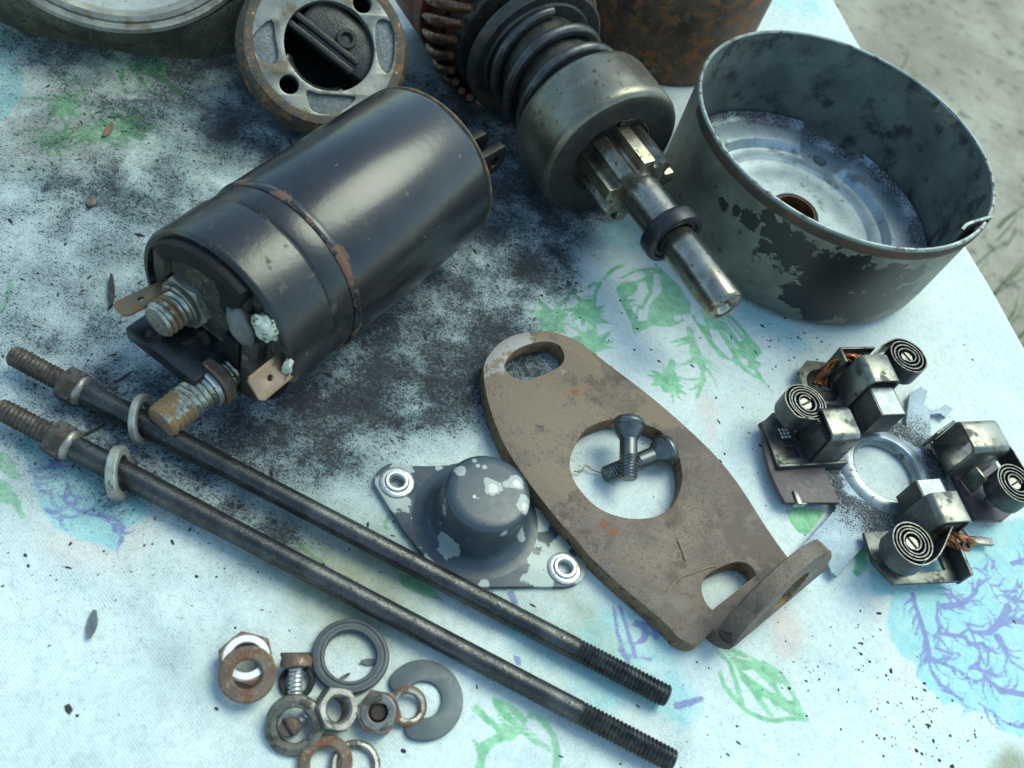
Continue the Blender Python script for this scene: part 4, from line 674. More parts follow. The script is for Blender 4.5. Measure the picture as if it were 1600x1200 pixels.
coreb = ap('binding_ring', ring('binding_ring', 2.5, 2.0, .16, m_dark, 80), -21.9)

# ------------------------------------------------------------------ rusty yoke standing behind
yk = thing('motor_yoke', 'rusty brown cylindrical motor yoke standing behind the clutch and the drum', 'motor yoke', T(-.95, 34.8, 0))
link('yoke_shell', lathe('yoke_shell', [(3.9, .0), (4.1, 0), (4.2, .1), (4.22, .3), (4.22, 8.4), (4.15, 8.5), (3.75, 8.5), (3.7, 8.4), (3.7, .1)], m_yoke, 96, True), yk)
for k, a in enumerate((-52, 38, 128, 218)): link('pole_screw', disc('pole_screw', .55, .2, m_worn, 32, .06), yk, frame((4.17*math.cos(R(a)), 4.17*math.sin(R(a)), 4.7), (math.cos(R(a)), math.sin(R(a)), 0)))

# ------------------------------------------------------------------ end drum
DC = (6.40, 26.6)
dr = thing('end_drum', 'open steel end drum with flaking black paint and a bluish floor inside', 'drum', T(*DC, 0))
na_ = math.atan2(25.15-DC[1], 11.06-DC[0])
DH = 3.9
wall = lathe('drum_wall', [(4.1, 0), (4.35, .03), (4.56, .16), (4.66, .40), (4.72, .9), (4.80, 3.2), (4.83, 3.5), (4.85, 3.7), (4.85, 3.86), (4.81, 3.9), (4.75, 3.9), (4.72, 3.86), (4.71, 3.55), (4.68, 3.45), (4.62, .8), (4.52, .42), (4.35, .24), (4.1, .18)], m_cup_out, 144, True)
wall.materials.append(m_cup_in); wall.materials.append(m_rim)
for p in wall.polygons:
    c = p.center/CM; r_ = math.hypot(c.x, c.y); nr = (p.normal.x*c.x+p.normal.y*c.y)/r_
    if c.z > 3.87: p.material_index = 2
    elif nr < -.2 or (c.z > .17 and c.z < .45 and nr < 0): p.material_index = 1
cut = placed(box('c', 1.0, .42, 1.4, m_rim, 0), Matrix.Rotation(na_, 4, 'Z') @ T(4.8, 0, 3.75))
wall = boolean(wall, [cut])
link('drum_wall', wall, dr)
link('rust_line', lathe('rust_line', [(4.835, 3.5), (4.856, 3.56), (4.868, 3.68), (4.868, 3.76), (4.853, 3.8)], m_rustline, 120, a0=200, a1=350), dr)
# pressed floor: dish, two raised pads, gap between them
RR = [.72, .74, .78, .86, 1.0, 1.3, 1.7, 2.1, 2.5, 2.62, 2.7, 2.78, 2.9, 3.1, 3.2, 3.3, 3.4, 3.55, 3.8, 4.05, 4.2, 4.3, 4.4, 4.48, 4.53]
NA = 180; V, Fc = [], []
gaps = [math.atan2(30.09-DC[1], 6.94-DC[0]), math.atan2(30.09-DC[1], 6.94-DC[0])+math.pi]
def fz(r_, a):
    z = .22
    if r_ < .8: z += .26
    elif r_ < .9: z += .18
    elif r_ < 1.0: z += .03
    if 2.62 <= r_ <= 2.78: z += .03
    if r_ > 2.72: z += .06
    g_ = max(0, min(1, (min(abs((a-q+math.pi) % (2*math.pi)-math.pi) for q in gaps)-.17)/.09)); g_ = g_*g_*(3-2*g_)
    pr_ = max(0, min(1, (r_-3.15)/.3)); z += .30*g_*pr_*pr_*(3-2*pr_)
    if r_ > 4.2: z += .35*((r_-4.2)/.42)**2
    return z
for i in range(NA):
    a = 2*math.pi*i/NA
    for r_ in RR: V.append((r_*math.cos(a), r_*math.sin(a), fz(r_, a)))
    for r_ in RR[::-1]: V.append((min(r_, 4.4)*math.cos(a), min(r_, 4.4)*math.sin(a), .06))
n = len(RR)*2
for i in range(NA):
    j = (i+1) % NA
    for k in range(n): Fc.append((i*n+k, j*n+k, j*n+(k+1) % n, i*n+(k+1) % n))
fl = mesh('drum_floor', V, Fc, m_cup_floor, 40)
hs = [(6.94, 30.05, .27), (8.95, 26.75, .17), (5.3, 24.9, .17)]
fl = boolean(fl, [placed(disc('c', r_, 3, m_cup_floor, 32, .001), T(x-DC[0], y-DC[1], -1)) for x, y, r_ in hs])
link('drum_floor', fl, dr)
link('bearing_bush', lathe('bearing_bush', [(.72, .50), (.66, .50), (.63, .46), (.62, -.0), (.0, .03)], m_bush, 56), dr)
link('hub_ring', ring('hub_ring', .80, .70, .52, m_dark, 56, .02), dr)
# the tongue bent in at the slot of the rim
ta = na_+.045; tp = [(r_*math.cos(ta-q_), r_*math.sin(ta-q_)) for r_, q_ in ((4.86, -.01), (4.76, .03), (4.62, .10), (4.50, .17), (4.44, .24), (4.48, .31))]
link('rim_tongue', ribbon('rim_tongue', smoothpoly(tp, 6, False), 0.09, 3.1, 3.9, [m_rim, m_rim]), dr)
link('rim_patch', lathe('rim_patch', [(4.70, 3.5), (4.685, 3.55), (4.69, 3.84), (4.715, 3.87)], m_worn, 20, a0=40, a1=52), dr)

# ------------------------------------------------------------------ drive end housing (top left)
az = R(-57); ta_ = R(36)
nH = Vector((math.cos(az)*math.sin(ta_), math.sin(az)*math.sin(ta_), math.cos(ta_))); eU = Vector((-math.cos(az)*math.cos(ta_), -math.sin(az)*math.cos(ta_), math.sin(ta_))); eR = nH.cross(eU)*-1
RB = Vector((*(-14.17, 20.86), 1.35)); RC = RB+eU*4.4
hs_ = thing('drive_end_housing', 'large greasy cast housing with a bright bored ring and a round flange', 'housing', T(RC.x, RC.y, 0))
ivH = hs_.matrix_world.inverted()
def hp(name, me, o, z=0, par=None, post=Matrix()):
    k = bpy.data.objects.new(name, me); sc.collection.objects.link(k); k.parent = par or hs_; m4 = frame(tuple(o+nH*z), nH, eR) @ post
    k.matrix_local = ivH @ m4; return k
def clip0(me, m4):          # cut away whatever would lie below the cloth
    bm = bmesh.new(); bm.from_mesh(me); w_ = m4; inv = w_.inverted(); pn = (inv.to_3x3() @ Vector((0, 0, 1))).normalized(); pc = inv @ Vector((0, 0, -.0005))
    bmesh.ops.bisect_plane(bm, geom=bm.verts[:]+bm.edges[:]+bm.faces[:], plane_co=pc, plane_no=pn, clear_inner=True); bm.to_mesh(me); bm.free(); return me
mH = frame(tuple(RC), nH, eR)
body = lathe('housing_body', [(4.36, -.25), (4.46, -.34), (4.52, -.5), (4.55, -.8), (4.5, -1.3), (4.45, -2.0), (4.5, -4.5), (4.4, -7.2), (2.6, -9), (0, -9)], m_greasy, 120, wob=.006)
hp('housing_body', clip0(body, mH), RC)
hp('register_ring', lathe('register_ring', [(4.36, -.3), (4.42, -.22), (4.42, -.05), (4.34, .02), (4.24, .02), (4.20, -.05), (4.14, -.06), (4.10, .0), (3.98, .02), (3.93, -.04), (3.9, -.3), (3.72, -.36)], m_alu, 120), RC)
hp('inner_floor', lathe('inner_floor', [(3.72, -.36), (3.6, -.5), (3.2, -.58), (1.5, -.62), (1.4, -1.2), (0, -1.2)], m_floor, 96), RC)
# greasy lower wall of the casting: from the ring down to the cloth, running on to the flange
def rp(a, z=-.42, r_=4.44): return RC+(eR*math.cos(R(a))+eU*math.sin(R(a)))*r_+nH*z
bot = [Vector((*p, -.02)) for p in smoothpoly([(-20.97, 19.72), (-19.07, 20.17), (-17.33, 20.32), (-15.78, 20.77), (-14.09, 21.41), (-12.66, 22.23), (-11.54, 23.37)], 6, False)]; nb = len(bot)
topc = [rp(195+150*i/(nb-1)) for i in range(nb)]
V, Fc = [], []; nk = 9; o0 = Vector((RC.x, RC.y, 0))
for i in range(nb):
    for k in range(nk):
        f = k/(nk-1); p = topc[i].lerp(bot[i], f)+(nH*.35+Vector((0, 0, .35)))*math.sin(math.pi*f)+Vector((0, 0, .16*mnoise.noise(Vector((i*.35, k*.6, 3)))))
        if k == nk-1: p = bot[i]
        V.append(tuple(p-o0))
for i in range(nb-1):
    for k in range(nk-1): Fc.append((i*nk+k, (i+1)*nk+k, (i+1)*nk+k+1, i*nk+k+1))
link('lower_wall', mesh('lower_wall', V, Fc, m_greasy, 60), hs_)
# solenoid flange
FC = Vector((*(-8.77, 22.47), 2.4)); mF = frame(tuple(FC), nH, eR)
hp('flange_body', clip0(lathe('flange_body', [(2.30, .12), (2.40, .02), (2.46, -.15), (2.48, -.5), (2.46, -.62), (2.2, -.75), (2.0, -1.2), (1.9, -3), (1.4, -3.6), (0, -3.6)], m_flrust, 96), mF), FC)
import itertools
holes = [arc(-1.12, -1.18, .27, 0, 350, 24), arc(1.12, 1.22, .27, 0, 350, 24)]
bore = arc(.10, -.05, 1.29, 0, 354, 48)
RECS = [smoothpoly(p, 4) for p in ([(-2.05, .1), (-1.5, .6), (-1.42, .1), (-1.38, -.35), (-1.5, -.62), (-1.85, -.55), (-2.0, -.3)], [(-.62, -1.34), (-.3, -1.42), (.35, -1.44), (.75, -1.5), (.35, -1.85), (-.1, -1.98), (-.5, -1.9), (-.62, -1.6)], [(1.45, .35), (1.58, .78), (1.95, .72), (2.02, .3), (1.95, -.3), (1.75, -.75), (1.5, -.45)])]
hp('flange_face', prism('flange_face', arc(0, 0, 2.3, 0, 356, 90), holes+[bore]+RECS, .3, m_alu, .03), FC, -.12)
# recessed grainy webs: slightly lower darker panels set in the face
for p in RECS:
    cx_, cy_ = sum(q[0] for q in p)/len(p), sum(q[1] for q in p)/len(p); hp('recess', prism('recess', [(cx_+(x-cx_)*1.06, cy_+(y-cy_)*1.06) for x, y in p], [], .04, m_alu_cast, .008), FC, .03)
hp('bore_wall', lathe('bore_wall', [(1.34, .12), (1.30, .02), (1.28, -2.4), (0, -2.4)], m_dark, 64), FC+eR*.10-eU*.05)
hp('lit_bore_arc', lathe('lit_bore_arc', [(1.29, -.35), (1.12, -.40), (.98, -.6), (.96, -.9)], m_worn, 64, a0=185, a1=290), FC+eR*.10-eU*.05)  # pale arc painting in the light on the bore's inner wall
for hx, hy in ((-1.12, -1.18), (1.12, 1.22)): hp('bolt_hole', lathe('bolt_hole', [(.272, .15), (.26, -1.2), (0, -1.2)], m_dark, 32), FC+eR*hx+eU*hy)
hp('flange_crust', lathe('flange_crust', [(2.05, .185), (2.2, .20), (2.29, .19), (2.315, .12)], m_flrust, 96, wob=.006), FC)
fk = hp('shift_fork', box('shift_fork', 2.5, 1.45, .6, m_grease, .22), FC+eR*.52+eU*.30, -.30, post=Matrix.Rotation(R(-38), 4, 'Z'))
for dy in (-.30, .02):
    q = hp('fork_prong', box('fork_prong', 2.2, .20, .34, m_dark, .06), FC+eR*.12+eU*.12, -.06, post=Matrix.Rotation(R(-38), 4, 'Z') @ T(-.1, dy, 0))
hp('fork_pin', ring('fork_pin', .3, .16, .12, m_clutchface, 28), FC+eR*.62+eU*.22, .0)
# casting web joining ring and flange
wb = (RC+eR*4.6+FC)/2
W = [RC+eR*3.9+eU*-2.2, RC+eR*4.3+eU*1.2, FC-eR*1.9+eU*1.4, FC-eR*2.2+eU*-.1]
V = [tuple(p-nH*.35) for p in W]+[tuple(Vector((p.x, p.y, 0))-nH*0+Vector((0, .8, -.02))) for p in W]
mw = mesh('web', [tuple(Vector(v)-Vector((RC.x, RC.y, 0))) for v in V], [(0, 1, 2, 3), (0, 4, 5, 1), (1, 5, 6, 2), (2, 6, 7, 3), (3, 7, 4, 0)], m_greasy, 0)
link('web', mw, hs_)
hp('lug', box('lug', 1.9, 1.5, .8, m_greasy, .15), RC+eR*4.9+eU*.2, -.35)

# ------------------------------------------------------------------ mounting bracket plate
PZ = .5
plate_out = smoothpoly([(-0.86, 15.38), (-0.87, 15.73), (-0.71, 16.39), (-0.39, 16.87), (0.13, 17.29), (0.64, 17.47), (1.22, 17.47), (2.12, 17.17), (3.18, 16.81), (4.07, 16.46), (4.86, 16.09), (5.66, 15.65), (6.39, 15.09), (7.03, 14.45), (7.56, 13.94), (8.16, 13.44)] , 4, False)
near = smoothpoly([(6.39, 10.77), (6.18, 10.43), (5.78, 10.36), (5.32, 10.59), (4.34, 10.95), (3.32, 11.38), (2.81, 11.69), (2.30, 11.97), (1.76, 12.32), (1.21, 12.71), (0.61, 13.19), (0.15, 13.67), (-0.35, 14.34), (-0.68, 14.93), (-0.86, 15.38)], 4, False)
outl = plate_out + near[:-1]
hole_c = smoothpoly([(2.06, 13.75), (2.06, 14.16), (2.16, 14.74), (2.43, 15.14), (2.81, 15.48), (3.31, 15.64), (3.84, 15.73), (4.26, 15.61), (4.61, 15.27), (4.84, 14.79), (4.92, 14.30), (4.85, 13.72), (4.57, 13.26), (4.06, 12.91), (3.52, 12.76), (3.00, 12.80), (2.48, 13.09), (2.21, 13.39)], 4)
s1 = smoothpoly([(-0.38, 15.79), (-0.27, 16.27), (-0.00, 16.68), (0.38, 17.00), (0.72, 17.08), (0.94, 16.89), (1.02, 16.62), (0.92, 16.30), (0.58, 15.85), (0.29, 15.53), (0.00, 15.45), (-0.25, 15.51)], 4); s2 = smoothpoly([(6.00, 11.85), (6.04, 12.18), (6.27, 12.48), (6.57, 12.78), (6.84, 12.94), (7.10, 12.91), (7.24, 12.70), (7.16, 12.31), (6.95, 11.90), (6.66, 11.55), (6.40, 11.40), (6.15, 11.54)], 4)
pl = thing('mounting_bracket', 'flat rusty brown mounting bracket with a big round hole, two slots and an upturned lug', 'bracket', T(2.5, 14.5, 0))
ivP = pl.matrix_world.inverted()
k = link('bracket_plate', prism('bracket_plate', outl, [hole_c, s1, s2], PZ, m_plate, .035, m_rustedge), pl, ivP @ T(0, 0, .02))
# upturned lug: rounded tongue standing on the right hand end
b0 = Vector((*(6.54, 10.85), 0)); b1 = Vector((*(8.46, 13.81), 0)); bx = (b1-b0).normalized(); LB = (b1-b0).length
def bent_lug(nt=36, th_=.48):
    out = bx.cross(up3); V, Fc = [], []; cen = LB/2; prof = []
    for i in range(nt+1):
        t = LB*i/nt; xq = (t-cen)/cen; Hh = .74+1.62*max(0, 1-xq*xq)**.5; pts = [(-.45, .265), (-.22, .265)]+[(-.22+.46*math.sin(R(a)), .265+.46*(1-math.cos(R(a)))) for a in range(15, 91, 15)]
        z0 = pts[-1][1]; pts += [(.20-.15*(Hh-z0)*f, z0+(Hh-z0)*f) for f in (.15, .35, .55, .75, .9, 1)]; prof.append((t, pts))
    nu = len(prof[0][1])
    for t, pts in prof:
        for side in (1, -1):
            for k in range(nu):
                p, q = pts[max(k-1, 0)], pts[min(k+1, nu-1)]; d_ = Vector((q[0]-p[0], q[1]-p[1])).normalized(); off = Vector((-d_.y, d_.x))*th_/2*side
                if k == nu-1: off *= .8
                v = b0+bx*(min(t, LB-.55) if k < 3 else t)+out*(pts[k][0]+off.x)+up3*(pts[k][1]+off.y); V.append(tuple(v))
    S_ = nu*2
    for i in range(nt):
        for k in range(nu-1):
            a, b = i*S_+k, (i+1)*S_+k; Fc += [(a, b, b+1, a+1), (a+nu, a+nu+1, b+nu+1, b+nu)]
        a, b = i*S_, (i+1)*S_; Fc += [(a, a+nu, b+nu, b), (a+nu-1, b+nu-1, b+2*nu-1, a+2*nu-1)]
    for i in (0, nt):
        for k in range(nu-1):
            a = i*S_+k; Fc.append((a, a+1, a+nu+1, a+nu))
    me = mesh('upturned_lug', V, Fc, m_plate, 50); me.materials.append(m_rustedge)
    cc = b0+bx*cen+up3*1.42; cut = placed(disc('c', .58, 3, m_rustedge, 40, .001), frame(tuple(cc-out*1.5), out)); me = boolean(me, [cut]); return me
link('upturned_lug', bent_lug(), pl, ivP)

# ------------------------------------------------------------------ two countersunk screws in the bracket's hole
def csk(label, head, tip, L=1.55):
    h, t_ = Vector(head), Vector(tip); d = (t_-h).normalized()
    o = thing('countersunk_screw', label, 'screw', frame(head, d), 'countersunk screws in the bracket hole')
    link('head', lathe('head', [(0, -.16), (.2, -.13), (.36, -.05), (.42, .03), (.43, .1), (.40, .15), (.38, .17), (.40, .2), (.36, .3), (.24, .48), (.225, .52)], m_screw, 48), o)
    link('shank', lathe('shank', [(.225, .5), (.225, .95)], m_screw, 32), o); link('thread', thread('thread', .235, L-.9, .085, .035, m_screw, 28), o, T(0, 0, .9)); return o
csk('dark countersunk screw lying over the other screw, head on the hole edge', (*(3.09, 15.22), .98), (*(3.52, 13.89), .72), 1.55)
csk('dark countersunk screw pinned below the other screw, its tip pointing left', (*(4.38, 15.27), .52), (*(2.91, 13.74), .27), 1.95)

# ------------------------------------------------------------------ cap cover with two eyelets
CH = .12
co_ = smoothpoly([(-2.06, 11.20), (-2.13, 11.43), (-2.08, 11.67), (-1.91, 11.89), (-1.58, 11.99)], 3, False)+[(-1.11, 12.21), (-0.42, 12.60), (0.22, 12.96), (0.82, 12.99), (1.52, 12.62), (2.43, 12.02)]+smoothpoly([(3.18, 11.50), (3.32, 11.33), (3.31, 11.04), (3.19, 10.83), (2.98, 10.66)], 3, False)+[(2.22, 10.32), (1.08, 9.79), (0.41, 9.80), (-0.20, 9.91), (-1.04, 10.41)]
e1, e2 = (-1.60, 11.45), (2.82, 11.09)
cp = thing('dust_cap', 'chipped dark grey dust cap with a domed centre and two bright eyelets on its flange', 'cap', T(*(0.70, 11.47), 0)); ivC = cp.matrix_world.inverted()
link('flange', prism('flange', co_, [arc(*e1, .22, 0, 345, 24), arc(*e2, .22, 0, 345, 24)], CH, m_capfl, .02), cp, ivC)
for e in (e1, e2): link('eyelet', lathe('eyelet', [(.40, .0), (.41, .04), (.36, .07), (.30, .07), (.26, .12), (.20, .12), (.165, .08), (.16, -.1)], m_eyelet, 40), cp, ivC @ T(*e, CH-.01))
dc = (0.46, 11.38)
link('dome', lathe('dome', [(0, 1.52), (.7, 1.518), (.86, 1.50), (.94, 1.46), (.985, 1.39), (1.0, 1.28), (1.02, .95), (1.045, .55), (1.09, .36), (1.2, .23), (1.36, .15), (1.55, .115)], m_cap, 96), cp, ivC @ T(*dc, 0))
for i, ((x, y), r_, zz) in enumerate([((0.56, 11.49), .20, 0), ((0.95, 11.87), .17, 0), ((1.33, 11.47), .17, -.1), ((-0.32, 11.54), .12, -.03)]): 
    pass

# ------------------------------------------------------------------ two long through bolts
def long_bolt(label, p0, h0, p1, h1, f_hex, f_thr):
    a, b = Vector((*p0, h0)), Vector((*p1, h1)); L = (b-a).length; d = (b-a).normalized()
    o = thing('long_bolt', label, 'bolt', frame(tuple(a), d), 'long through bolts')
    zx = L*f_hex
    link('thread', thread('thread', .255, zx+.05, .105, .04, m_thread_rust, 30, .08), o)
    link('hex_collar', hexnut('hex_collar', .74, .1, .42, m_thread_rust, .07), o, T(0, 0, zx) @ Matrix.Rotation(.25, 4, 'Z'))
    link('shoulder', lathe('shoulder', [(0, 0), (.37, .0), (.38, .04), (.36, .10), (.30, .14), (.26, .16)], m_worn, 36), o, T(0, 0, zx+.41))
    link('rod', lathe('rod', [(.27, 0), (.285, 1.2), (.262, 3.4), (.25, 3.8), (.248, L*(f_thr-f_hex)-.52), (.225, L*(f_thr-f_hex)-.46)], m_rod, 40), o, T(0, 0, zx+.45))
    link('thread', thread('thread', .262, L*(1-f_thr)+.1, .092, .045, m_thread, 30, .06), o, T(0, 0, L*f_thr-.1))
    return o
B1a, B1b = (-10.73, 10.42), (5.84, 9.07); B2a, B2b = (-10.15, 9.10), (6.27, 7.77)
long_bolt('long dark steel bolt nearer the solenoid stud, the upper of the two', B1a, .44, B1b, .27, .083, .868)
long_bolt('long dark steel bolt lying nearer the loose nuts, the lower of the two', B2a, .44, B2b, .27, .083, .868)
def lockwasher(label, c, h, ax, ro=.5, ri=.30, t=.13, lean=0, mat=None, gap=8, twist=.1, rot=2.6):
    o = thing('lock_washer', label, 'lock washer', frame((*c, h), ax) @ Matrix.Rotation(rot, 4, 'Z'), None)
    n = 40; V, Fc = [], []
    for i in range(n+1):
        a = R(gap/2+(360-gap)*i/n); z = twist*(i/n-.5)
        for r_, zz in ((ri, 0), (ri, t), (ri+.03, t+.01), (ro-.03, t+.01), (ro, t-.02), (ro, .02), (ro-.03, -.01), (ri+.03, -.01)): V.append((r_*math.cos(a), r_*math.sin(a), z+zz))
    for i in range(n):
        for k in range(8): Fc.append((i*8+k, i*8+(k+1) % 8, i*8+8+(k+1) % 8, i*8+8+k))
    Fc += [tuple(range(8)), tuple(n*8+k for k in range(7, -1, -1))]
    link('washer_coil', mesh('washer_coil', V, Fc, mat or m_zincgrey, 40), o); return o
bd1 = (Vector((*B1b, .27))-Vector((*B1a, .44))).normalized()
lockwasher('grey lock washer hung on the upper long bolt, touching the solenoid stud tip', (-7.45, 10.16), .47, bd1+Vector((.0, .30, .25)), .58, .41, .14)
lockwasher('grey lock washer hung on the lower long bolt', (-7.18, 8.74), .47, bd1+Vector((.05, .42, .2)), .60, .40, .20)

# ------------------------------------------------------------------ brush ring
RC_ = Vector((10.42, 17.78, 0))
br = thing('brush_ring', 'starter brush ring with four steel holders, coiled springs and carbon brushes', 'brush ring', T(*RC_)); ivB = br.matrix_world.inverted()
def rel(pts): return [(x-RC_.x, y-RC_.y) for x, y in pts]
# sprayed base plate with its arms
base = arc(0, 0, 1.95, 205, 222, 4)+rel([(9.16, 15.85), (8.37, 14.26), (8.53, 14.24), (9.05, 14.25), (9.25, 13.90), (9.41, 13.86), (10.17, 15.33)])+arc(0, 0, 1.95, -75, -40, 8)+rel([(12.80, 16.94), (13.01, 16.71), (13.66, 16.91), (13.63, 17.00), (13.07, 16.92)])+arc(0, 0, 1.95, -12, 45, 10)+rel([(11.66, 20.50), (11.97, 20.71), (12.15, 20.63), (12.37, 21.10), (12.13, 21.18), (11.96, 20.89), (11.68, 20.69), (11.46, 20.76), (11.54, 21.39), (11.32, 21.45), (10.98, 20.95)])+arc(0, 0, 1.95, 75, 110, 6)+rel([(8.65, 20.85), (8.23, 20.73), (7.71, 19.83), (7.71, 19.52), (8.04, 19.43), (8.62, 19.22)])+arc(0, 0, 1.95, 150, 175, 6)
link('base_plate', prism('base_plate', base, [arc(0, 0, .93, 0, 354, 60)], .12, m_spray, .02), br, T(0, 0, .1))
link('centre_ring', lathe('centre_ring', [(1.42, .20), (1.34, .25), (1.22, .30), (1.12, .33), (1.02, .33), (.96, .28), (.93, .22), (.90, .04), (.97, .04)], m_ringzinc, 80), br)
link('lug_eye', lathe('lug_eye', [(.62, .2), (.56, .34), (.44, .40), (.30, .42), (.24, .38), (.22, .1)], m_dark, 40), br, T(*rel([(8.31, 19.79)])[0], 0))
link('gritty_lug', prism('gritty_lug', [(-.75, -.6), (-.4, -.8), (.5, -.75), (.78, -.3), (.75, .5), (.35, .78), (-.4, .75), (-.78, .3)], [arc(0, 0, .24, 0, 345, 20)], .14, m_olive, .03), br, T(*rel([(8.31, 19.90)])[0], .2, rz=20))
def place(o, phi): pass
def spiral(cx, cy, r0, r1, turns, a_end, n=150): return [(cx+(r0+(r1-r0)*t)*math.cos(a_end-2*math.pi*turns*(1-t)), cy+(r0+(r1-r0)*t)*math.sin(a_end-2*math.pi*turns*(1-t))) for t in [i/n for i in range(n+1)]]
def holder(phi, brush, dr_=0, ins=True, gz=1.6, spring_rt=(2.7, -1.38), base_z=.38, wall=True, win=False, tag='', guide_r=(1.85, 2.95), guide_t=0.0, rivet=True, pig=False, tail=True, plate=True):
    F_ = Matrix.Rotation(R(phi), 4, 'Z')        # local x = outward, y = tangential
    def hl(name, me, m4=Matrix(), par=None): return link(name, me, par or br, (F_ @ m4) if par is None else m4)
    if ins:
        io = [(2.0, -1.75), (2.9, -1.85), (3.45, -1.6)]+[(3.7*math.cos(R(a)), 3.7*math.sin(R(a))) for a in (-22, -16, -10, -4, 2, 8, 13)]+[(2.0, .95)]
        hl('insulator', prism('insulator', io, [], .14, m_plum, .02), T(0, 0, .24))
    gm = m_holder_bright
    if plate:
        po = [(1.35, -1.0), (1.75, -1.0), (1.9, -1.75), (3.0, -1.85), (3.42, -1.55), (3.5, -.2), (1.35, -.2)] if not win else [(1.9, -1.75), (2.7, -1.85), (3.35, -1.5), (3.45, .45), (1.9, .6)]
        ph = [[(2.7, -.75), (3.05, -.75), (3.05, -.42), (2.7, -.42)]] if not win else [[(2.65, -.55), (3.1, -.55), (3.1, .2), (2.65, .2)]]
        hp_ = hl('bracket_plate', prism('bracket_plate', po, ph, .12, m_holder, .02), T(0, 0, base_z))
        # folded lip
        if not win: hl('folded_lip', box('folded_lip', 2.15, .10, .40, m_holder, .025), T(2.42, -.17, base_z-.02))
        else: hl('folded_lip', box('folded_lip', 1.5, .10, .62, m_holder, .025), T(2.72, .58, base_z+.24, rz=-4))
        if rivet:
            rv = hl('rivet', disc('rivet', .21, .08, m_dark, 28, .02), T(2.96, -1.12, base_z+.115))
            for i in range(-1, 2):
                for j in range(-1, 2):
                    link('rivet_stud', box('rivet_stud', .09, .09, .06, m_chrome, .015, 1), rv, T(i*.11, j*.11, .09)) if abs(i)+abs(j) < 3 else None
    r0, r1 = guide_r
    # guide: inverted U of sheet, rounded shoulders, running radially
    prof = [(-.52, base_z), (-.52, gz-.22)]+arc(-.30, gz-.22, .22, 180, 90, 5)+arc(.30, gz-.22, .22, 90, 0, 5)+[(.52, base_z)]
    inn = [(.44, base_z), (.44, gz-.24)]+arc(.28, gz-.24, .16, 0, 90, 5)+arc(-.28, gz-.24, .16, 90, 180, 5)+[(-.44, base_z)]
    gme = prism('brush_guide', prof+inn, [], r1-r0, gm, .012)
    m = Matrix(((0, 0, 1, r0*CM), (1, 0, 0, guide_t*CM), (0, 1, 0, 0), (0, 0, 0, 1)))
    gd = hl('brush_guide', gme, m)
    hl('guide_floor', box('guide_floor', r1-r0, .9, .08, m_holder, .02), T((r0+r1)/2, guide_t, base_z+.05))
    if brush:
        bl = brush[1]-brush[0]
        pr = [(-.40, 0), (.40, 0), (.40, .92), (-.40, .92)]
        bm_ = prism('carbon_brush', pr, [], bl, m_carbon, .02); hl('carbon_brush', bm_, Matrix(((0, 0, 1, brush[0]*CM), (1, 0, 0, guide_t*CM), (0, 1, 0, (base_z+.12)*CM), (0, 0, 0, 1))))
        hl('brush_top_face', box('brush_top_face', max(.1, r0-brush[0]-.04), .7, .012, m_carbon_face, .003, 1), T((brush[0]+r0)/2, guide_t, base_z+1.045))
    # clock spring on its slit post
    sx, sy = spring_rt; zt = 1.58; zb = .96
    pst = hl('spring_post', lathe('spring_post', [(0, zt-.06), (.17, zt-.06), (.19, zt-.1), (.19, base_z+.1)], m_worn, 28), T(sx, sy, 0))
    link('post_slit', box('post_slit', .34, .05, .06, m_dark, .01, 1), pst, T(0, 0, zt-.06, rz=20))
    pth = [(x+.018*math.sin(i*.13+phi), y+.018*math.cos(i*.17+phi)) for i, (x, y) in enumerate(spiral(sx, sy, .19+.02*random.random(), .61, random.choice((3.7, 4.1, 4.5)), R(25)))]
    e = pth[-1]
    if tail:
        q0 = Vector(e); q3 = Vector((r1+.05, guide_t-.1)); q1 = q0+Vector((-.12, .42)); q2 = Vector((r1+.32, guide_t-.42))
        pth += [tuple((1-t)**3*q0+3*(1-t)**2*t*q1+3*(1-t)*t*t*q2+t**3*q3) for t in [i/14 for i in range(1, 15)]]
    hl('coil_spring', ribbon('coil_spring', pth, .035, zb, zt, [m_spring, m_springedge]))
    if pig:
        for k in range(12):
            a = k*.9; j = lambda: random.uniform(-.09, .09); q = [(r1-.1, guide_t+.1*math.cos(a), 1.0+.1*math.sin(a)), (r1+.25+j(), guide_t+.25+.20*math.cos(a), 1.15+.20*math.sin(a)+j()), (r1+.35+j(), guide_t+.62+.22*math.cos(a+.4)+j(), .95+.22*math.sin(a+.4)), (r1+.2+j(), guide_t+.9+.16*math.cos(a+.8), .62+.14*math.sin(a+.8)), (r1-.05+j(), guide_t+1.08+.12*math.cos(a)+j(), .42)]
            pp = smoothpoly(q, 5, False)
            hl('pigtail_strand', tube('pigtail_strand', pp, .052, m_copper, 7))
holder(210, (1.45, 2.5), guide_r=(1.6, 2.45), spring_rt=(2.68, -1.45), guide_t=-.72, gz=1.75)
holder(120, (1.05, 2.7), guide_r=(1.95, 2.85), spring_rt=(2.9, -1.30), guide_t=-.02, gz=1.75, pig=True, plate=False, ins=False)
holder(30, None, guide_r=(1.75, 2.95), spring_rt=(2.70, -1.30), guide_t=.12, gz=1.75, plate=False)
holder(-60, (.95, 2.3), guide_r=(1.5, 2.35), spring_rt=(2.72, -1.35), guide_t=.1, gz=1.75, win=True, pig=True, ins=False)
F120 = Matrix.Rotation(R(120), 4, 'Z')
link('side_wall', box('side_wall', .5, .10, 1.0, m_holder, .03), br, F120 @ T(3.15, .62, .85)); link('back_wall', box('back_wall', .08, 1.2, .9, m_holder, .03), br, F120 @ T(3.42, .0, .85))
